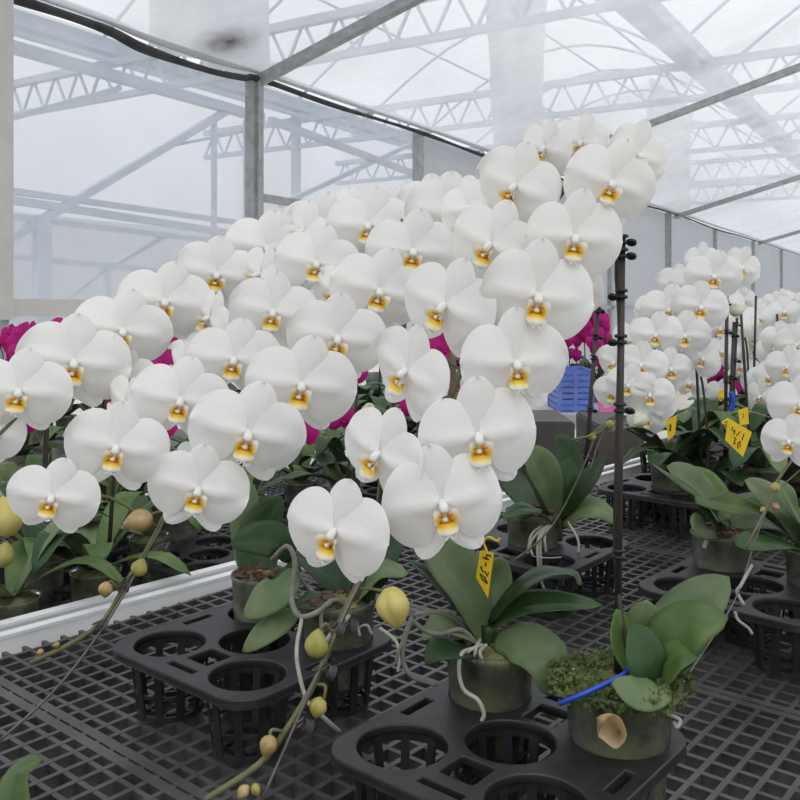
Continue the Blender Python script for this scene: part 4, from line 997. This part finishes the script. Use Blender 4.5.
# --- generic leafy plants, some with spikes, further back
GEN = {}
def gen_plant(c, label, nleaf=7, size=1.0, m=None, pot=True, group='orchids further back', flowers=None, mag=False, stakes=0, seed=0, lean=-1):
    rr = random.Random(seed*13+5); c = Vector(c)
    p = plant(c, label, group=group, drop=.055)
    if pot: pot_parts(p, c, .043, .05, .055, rr.choice(['pot', 'pot_pale']), 'moss_med', None, seg=20)
    b = c+Vector((0, 0, .045)); a0 = rr.uniform(0, 6)
    for k in range(nleaf):
        a = a0+2*PI*k/nleaf+rr.uniform(-.3, .3); L_ = rr.uniform(.12, .19)*size; d = Vector((math.cos(a), math.sin(a), 0)); up = rr.uniform(.03, .11)
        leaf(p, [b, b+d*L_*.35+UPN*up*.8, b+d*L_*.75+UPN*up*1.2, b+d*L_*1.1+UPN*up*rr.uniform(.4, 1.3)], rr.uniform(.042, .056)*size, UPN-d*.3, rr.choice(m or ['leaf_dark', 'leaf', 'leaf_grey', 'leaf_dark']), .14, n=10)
    for k in range(stakes):
        x = rr.uniform(-.02, .02); tubepart('stake', p, [b+Vector((x, 0, -.02)), b+Vector((x*2, .02, rr.uniform(.3, .42)))], .003, 'stake', seg=6, n=4)
    if flowers:
        n, h, w, sp = flowers
        top = b+Vector((rr.uniform(-.03, .03), rr.uniform(-.02, .02), h)); path = [b, b.lerp(top, .6)+Vector((.01, 0, 0)), top, top+Vector((lean*.06, -.02, .05)), top+Vector((lean*sp*.6, -.04, .0)), top+Vector((lean*sp, -.06, -.12))]
        cs = spline(path, 40); pts = []
        for k in range(n):
            f = 18+21*k/max(1, n-1); q = cs[min(39, int(f))]+Vector((rr.uniform(-.03, .03), -.02+rr.uniform(-.02, .02), rr.uniform(-.035, .035)))
            Y = q.y; px = 400+q.x*F/Y; py = H-(q.z-ZC)*F/Y
            pts.append(flower(p, px, py, Y, w*F/Y, rr.uniform(-5, 20), rr.uniform(-35, 30), rr.uniform(0, 15), small=True, lip=not mag, meshes=MG if mag else None))
        spike(p, path, .003, .0018, pts, 'stem_dark', 40)
    return p
# dense leaves on the lower left bench
def hole2(px, py): q = G(px, py, B2T); return q
k = 0
for px, py, nl, lab in ((12, 628, 6, 'orchid in a mossy clear pot at the left edge, beyond the aluminium lip'), (96, 598, 8, 'bright leafy orchid in a clear pot under the white blooms, beyond the lip'),
                        (40, 585, 7, 'leafy orchid behind the yellow buds on the lower bench'), (150, 560, 6, 'leafy orchid beside the pinkish bud on the lower bench'), (30, 545, 7, 'shaded leafy orchid behind the lowest left white bloom'),
                        (105, 535, 7, 'leafy orchid under the second lowest white bloom, lower bench'), (180, 530, 6, 'dark leafy orchid left of the dusty pot, lower bench'), (65, 520, 6, 'dark leafy orchid at the back of the lower bench, far left'),
                        (250, 515, 6, 'dark leafy orchid behind the upright dark leaf'), (300, 500, 7, 'dark leafy orchid between the left and middle spikes'), (345, 490, 6, 'dark leafy orchid below the pale bud'), (390, 478, 6, 'dark leafy orchid behind the middle stake'), (440, 470, 6, 'dark leafy orchid behind the front spike'),
    (330, 447, 8, 'tall dark orchid in the gap left of the pale bud'), (372, 440, 8, 'tall dark orchid straight behind the pale bud'), (412, 444, 8, 'tall dark orchid between the front spike and the middle stake'), (470, 450, 8, 'tall dark orchid left of the distant shade box'), (200, 470, 8, 'dark orchid far back behind the left spikes'), (90, 470, 8, 'dark orchid far back, behind the second lowest white bloom'), (20, 470, 8, 'dark orchid far back at the left edge')):
    q = hole2(px, py); k += 1
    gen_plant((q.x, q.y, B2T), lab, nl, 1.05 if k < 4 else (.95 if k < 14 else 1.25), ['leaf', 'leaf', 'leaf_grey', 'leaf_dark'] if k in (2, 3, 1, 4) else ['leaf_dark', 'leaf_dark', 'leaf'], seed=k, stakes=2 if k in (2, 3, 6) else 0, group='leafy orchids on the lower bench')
for i, (px, py) in enumerate(((60, 545), (290, 505), (380, 484))):
    q = hole2(px, py); tray((q.x, q.y), 'black pot tray deep in shade on the lower bench, '+('at the far left', 'between left and middle spikes', 'behind the middle stake')[i], z=B2T)
# more plants right of P6 and behind it
for i, (px, py, lab) in enumerate(((672, 500, 'leafy orchid with a yellow tag in the tray behind the black stake'), (700, 478, 'dark leafy orchid left of the largest yellow tag'), (760, 490, 'leafy orchid right of the largest yellow tag'), (792, 470, 'leafy orchid behind the right edge blooms'),
                                     (745, 455, 'leafy orchid beyond the twin stakes'), (690, 452, 'dark leafy orchid under the right-hand white spike'), (780, 448, 'leafy orchid far back at the right edge'))):
    q = G(px, py, TZ) if i else hole(TEc, 0, 0); gen_plant((q.x, q.y, TZ), lab, 8, 1.05, seed=40+i, group='leafy orchids on the near bench', stakes=1 if i in (2, 4) else 0)
    if i == 0:
        q0 = Vector((q.x, q.y, TZ+.05))
for i, (px, py) in enumerate(((760, 484), (745, 450), (690, 447))):
    q = G(px, py, TZ); tray((q.x, q.y), 'black pot tray among the right-hand greenery, '+('right of the largest yellow tag', 'beyond the twin stakes', 'below the right-hand white spike')[i])
# white orchids behind the twin stakes
for i, (px, Y, h, n) in enumerate(((708, 1.9, .25, 8), (745, 2.3, .30, 9), (766, 2.5, .28, 9), (786, 2.2, .22, 9), (808, 2.5, .27, 9), (752, 3.0, .32, 9), (778, 3.2, .33, 9), (812, 3.0, .30, 9), (760, 3.8, .33, 8), (795, 3.8, .33, 8), (740, 3.6, .30, 8))):
    b = V(px, H, Y); z0 = BZ+.0555
    gen_plant((b.x, b.y, z0), 'white orchid in bloom '+('directly left of the twin stakes, below the right-hand spike', 'first right of the twin stakes', 'second right of the twin stakes', 'third right of the twin stakes, low blooms', 'cut by the right edge, mid distance', 'behind the first right of the twin stakes', 'two rows behind the twin stakes, middle', 'two rows back at the right edge', 'third row back, left of its pair', 'third row back, right of its pair', 'furthest left of the distant white rows')[i], 4, 1, ['leaf_dark', 'leaf'], seed=70+i, flowers=(n, h, .085, .14), group='white orchids in the distance', stakes=1)
# distant grey bench, crate, magenta orchids, boxes painted dark for under-bench shade
def flatbox(name, a, b, y0, y1, z0, z1, m, label, cat, group=None):
    bm = bmesh.new(); box(bm, ((a+b)/2, (y0+y1)/2, (z0+z1)/2), ((b-a)/2, 0, 0), (0, (y1-y0)/2, 0), (0, 0, (z1-z0)/2)); bmesh.ops.bevel(bm, geom=list(bm.edges), offset=.006, segments=2, affect='EDGES')
    return tag(obj(name, bm, M[m], None, False), label, cat, group)
Yb = 3.7; xa = (505-400)*Yb/F; xb = (668-400)*Yb/F; zb = ZC-(415-H)*Yb/F
ft = empty('far_bench', Vector(((xa+xb)/2, Yb+.4, 0)), 'distant grey bench under the blue crate', 'bench')
bm = bmesh.new(); box(bm, ((xa+xb)/2, Yb+.4, zb-.03), ((xb-xa)/2+.1, 0, 0), (0, .4, 0), (0, 0, .03)); obj('bench_top', bm, M['greybox'], ft, False)
for x in (xa-.05, (xa+xb)/2, xb+.05):
    for y in (Yb+.05, Yb+.75):
        bm = bmesh.new(); box(bm, (x, y, (zb-.06)/2), (.025, 0, 0), (0, .025, 0), (0, 0, (zb-.06)/2)); obj('leg', bm, M['steel'], ft, False)
# blue slatted crate
ca, cb_ = (559-400)*(Yb+.1)/F, (592-400)*(Yb+.1)/F
cr = empty('slatted_crate', Vector(((ca+cb_)/2, Yb+.2, zb)), 'blue slatted plastic crate on the distant grey bench', 'crate')
bm = bmesh.new(); zt = ZC-(370-H)*(Yb+.1)/F; nsl = 7
for i in range(nsl):
    z = zb+.004+(zt-zb)*(i+.5)/nsl
    for y in (Yb+.1, Yb+.34): box(bm, ((ca+cb_)/2, y, z), ((cb_-ca)/2, 0, 0), (0, .004, 0), (0, 0, (zt-zb)/nsl*.36))
    for x in (ca, cb_): box(bm, (x, Yb+.22, z), (.004, 0, 0), (0, .12, 0), (0, 0, (zt-zb)/nsl*.36))
obj('slats', bm, M['bluecrate'], cr, False)
for x in (ca, (ca+cb_)/2, cb_):
    for y in (Yb+.097, Yb+.343):
        bm = bmesh.new(); box(bm, (x, y, (zb+zt)/2), (.008, 0, 0), (0, .004, 0), (0, 0, (zt-zb)/2)); obj('upright', bm, M['bluecrate'], cr, False)
bm = bmesh.new(); box(bm, ((ca+cb_)/2, Yb+.22, zb+.006), ((cb_-ca)/2, 0, 0), (0, .12, 0), (0, 0, .004)); obj('crate_floor', bm, M['bluecrate'], cr, False)
# pink film sheets
def pinksheet(pts, label):
    bm = bmesh.new(); a, b, c, d = pts
    def fn(u, v): p = a.lerp(b, u).lerp(d.lerp(c, u), v); return p+Vector((0, 0, .012*noise.noise(p*14)+.006))
    grid(bm, fn, 14, 10); bmesh.ops.solidify(bm, geom=list(bm.faces), thickness=.0008)
    tag(obj('pink_sheet', bm, M['pink']), label, 'plastic sheet', 'pink plastic sheets')
zz = B2+.03
pinksheet([G(578, 477, zz), G(607, 478, zz), G(604, 458, zz), G(584, 460, zz)], 'pink plastic sheet lying on the lower bench behind the leaning black stake')
z8 = zb+.01
pinksheet([V(642, 432, Yb-.03), V(680, 434, Yb-.03), V(676, 410.5, Yb+.16), V(646, 411, Yb+.16)], 'pink plastic sheet hanging over the distant bench edge, behind the right-hand pale bud')
pinksheet([G(541, 418, z8-.0), G(560, 418, z8), G(560, 412, z8), G(544, 412, z8)], 'pink plastic sheet on the distant bench left of the blue crate')
pinksheet([V(600, 415, Yb+.05), V(622, 419, Yb+.05), V(612, 395, Yb+.12), V(596, 396, Yb+.12)], 'deep pink sheet heaped on the distant bench right of the blue crate')
flatbox('shade_box', (535-400)*2.95/F, (575-400)*2.95/F, 2.95, 3.3, B2+.0, ZC-(422-H)*2.95/F, 'shade_brown', 'box painted as the dark shade below the distant blue crate', 'box')  # both boxes coloured dark to act as the shadow under the bench rim
flatbox('shade_box', (596-400)*3.05/F, (645-400)*3.05/F, 3.05, 3.4, B2+.0, ZC-(424-H)*3.05/F, 'shade_brown', 'box painted as the dark shade left of the right-hand pale bud', 'box')
# magenta orchids
mags = [(-5, 3.6, 'at the far left edge, below the cream frame'), (18, 3.75, 'second from the far left edge, below the cream frame'), (42, 3.5, 'third from the far left edge, below the cream frame'), (66, 3.7, 'fourth from the far left edge, half behind white blooms'), (95, 3.5, 'fifth from the far left, behind white blooms'), (10, 3.3, 'in front of the far left magenta row')]
for i, (px, Y, lab) in enumerate(mags):
    b = V(px, H, Y); z0 = .72; gen_plant((b.x, b.y, z0), 'magenta orchid '+lab, 4, 1, ['leaf_dark'], seed=100+i, flowers=(11, .28, .085, .12), mag=True, group='magenta orchids', lean=1 if i % 2 else -1)
mags2 = [(95, 1.95, .24, 'in the gap between the left spike and its neighbour'), (128, 2.05, .25, 'behind the upper left white blooms'), (165, 2.3, .28, 'showing between two left spikes'), (300, 2.3, .22, 'below the middle spike'), (345, 2.2, .20, 'beside the pale bud'), (415, 2.5, .2, 'behind the front spike, left rank'), (455, 2.6, .22, 'behind the front spike, middle')]
for i, (px, Y, h, lab) in enumerate(mags2):
    b = V(px, H, Y); gen_plant((b.x, b.y, B2T), 'magenta orchid '+lab, 4, 1, ['leaf_dark'], seed=120+i, flowers=(9, h+.08, .085, .10), mag=True, group='magenta orchids', lean=1 if i % 2 else -1)
for i, (px, lab) in enumerate(((570, 'first behind the blue crate, from the left'), (584, 'second behind the blue crate, from the left'), (598, 'third behind the blue crate, from the left'), (612, 'rightmost behind the blue crate'))):
    b = V(px, H, 4.2+.1*(i % 2)); gen_plant((b.x, b.y, zb+.0555), 'magenta orchid '+lab, 4, .9, ['leaf_dark'], seed=140+i, flowers=(11, .22, .08, .05), mag=True, group='magenta orchids')
for i, (px, Y, h, lab) in enumerate(((745, 3.3, .20, 'wrapped dark among distant white ones, right of the twin stakes'), (765, 3.4, .16, 'second among distant white ones at right'), (720, 3.4, .14, 'behind the twin stakes'))):
    b = V(px, H, Y); gen_plant((b.x, b.y, BZ+.0555), 'magenta orchid '+lab, 3, .9, ['leaf_dark'], seed=150+i, flowers=(9, h, .085, .04), mag=True, group='magenta orchids')
# benches under the distant rows
def simplebench(name, c, hx, hy, z, label):
    b = empty(name, Vector((c[0], c[1], 0)), label, 'bench', 'distant benches'); bm = bmesh.new(); box(bm, (c[0], c[1], z-.02), (hx, 0, 0), (0, hy, 0), (0, 0, .02)); obj('bench_top', bm, M['grate'], b, False)
    for sx in (-1, 1):
        for sy in (-1, 1):
            bm = bmesh.new(); box(bm, (c[0]+sx*(hx-.05), c[1]+sy*(hy-.05), (z-.04)/2), (.025, 0, 0), (0, .025, 0), (0, 0, (z-.04)/2)); obj('leg', bm, M['steel'], b, False)
simplebench('growing_bench', (-1.45, 3.55), .55, .5, .665, 'distant bench under the magenta row at far left')

simplebench('growing_bench', (-.385, 4.12), .49, .42, .665, 'distant bench of dark leafy plants, behind the gaps of the middle spike')
for i, (px, Y, lab) in enumerate(((215, 3.85, 'leftmost on the distant bench behind the spikes'), (245, 4.1, 'second from the left on the distant bench behind the spikes'), (275, 3.82, 'third from the left on the distant bench behind the spikes'), (303, 4.1, 'fourth from the left on the distant bench, left of the pale bud'), (360, 3.84, 'on the distant bench straight behind the pale bud'), (376, 4.15, 'on the distant bench just right of the pale bud'), (392, 3.82, 'second from the right on the distant bench behind the spikes'), (415, 4.1, 'rightmost on the distant bench behind the spikes'))):
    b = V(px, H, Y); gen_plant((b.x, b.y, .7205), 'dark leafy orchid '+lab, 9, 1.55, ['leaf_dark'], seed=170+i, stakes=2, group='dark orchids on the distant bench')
# ------------------------------------------------------------------ light and camera
w = bpy.data.worlds.new('overcast'); SC.world = w; w.use_nodes = True; nt = w.node_tree; nt.nodes.clear()
N, L = nt.nodes, nt.links
out = N.new('ShaderNodeOutputWorld'); bg = N.new('ShaderNodeBackground'); tc = N.new('ShaderNodeTexCoord'); sx = N.new('ShaderNodeSeparateXYZ'); cr_ = N.new('ShaderNodeValToRGB'); nz = N.new('ShaderNodeTexNoise')
L.new(tc.outputs['Generated'], sx.inputs[0]); mr = N.new('ShaderNodeMapRange'); mr.inputs['From Min'].default_value = -1; L.new(sx.outputs['Z'], mr.inputs['Value'])
e = cr_.color_ramp.elements; e[0].position = .45; e[0].color = (.20, .20, .20, 1); e[1].position = .72; e[1].color = (.96, .97, 1.0, 1)
x = cr_.color_ramp.elements.new(.51); x.color = (.50, .52, .56, 1)
L.new(mr.outputs['Result'], cr_.inputs['Fac']); L.new(cr_.outputs['Color'], bg.inputs['Color']); bg.inputs['Strength'].default_value = .98
L.new(bg.outputs[0], out.inputs['Surface'])
sun = bpy.data.lights.new('daylight', 'SUN'); sun.energy = 1.5; sun.angle = rad(40); sun.color = (1, .985, .96)
so = bpy.data.objects.new('daylight', sun); COL.objects.link(so); so.rotation_euler = (rad(28), rad(12), rad(-20))
cam = bpy.data.cameras.new('camera'); cam.sensor_width = 36; cam.lens = F/800*36; cam.shift_y = -(400-H)/800; cam.clip_end = 200; cam.clip_start = .02
co = bpy.data.objects.new('camera', cam); COL.objects.link(co); co.location = CAM; co.rotation_euler = (PI/2, 0, 0); SC.camera = co
SC.view_settings.view_transform = 'Standard'; SC.view_settings.look = 'None'; SC.view_settings.gamma = 1; SC.view_settings.exposure = 0.38; SC.view_settings.use_curve_mapping = False
SC.cycles.max_bounces = 10; SC.cycles.diffuse_bounces = 4; SC.cycles.transparent_max_bounces = 24; SC.cycles.use_denoising = True; SC.cycles.sample_clamp_indirect = 4
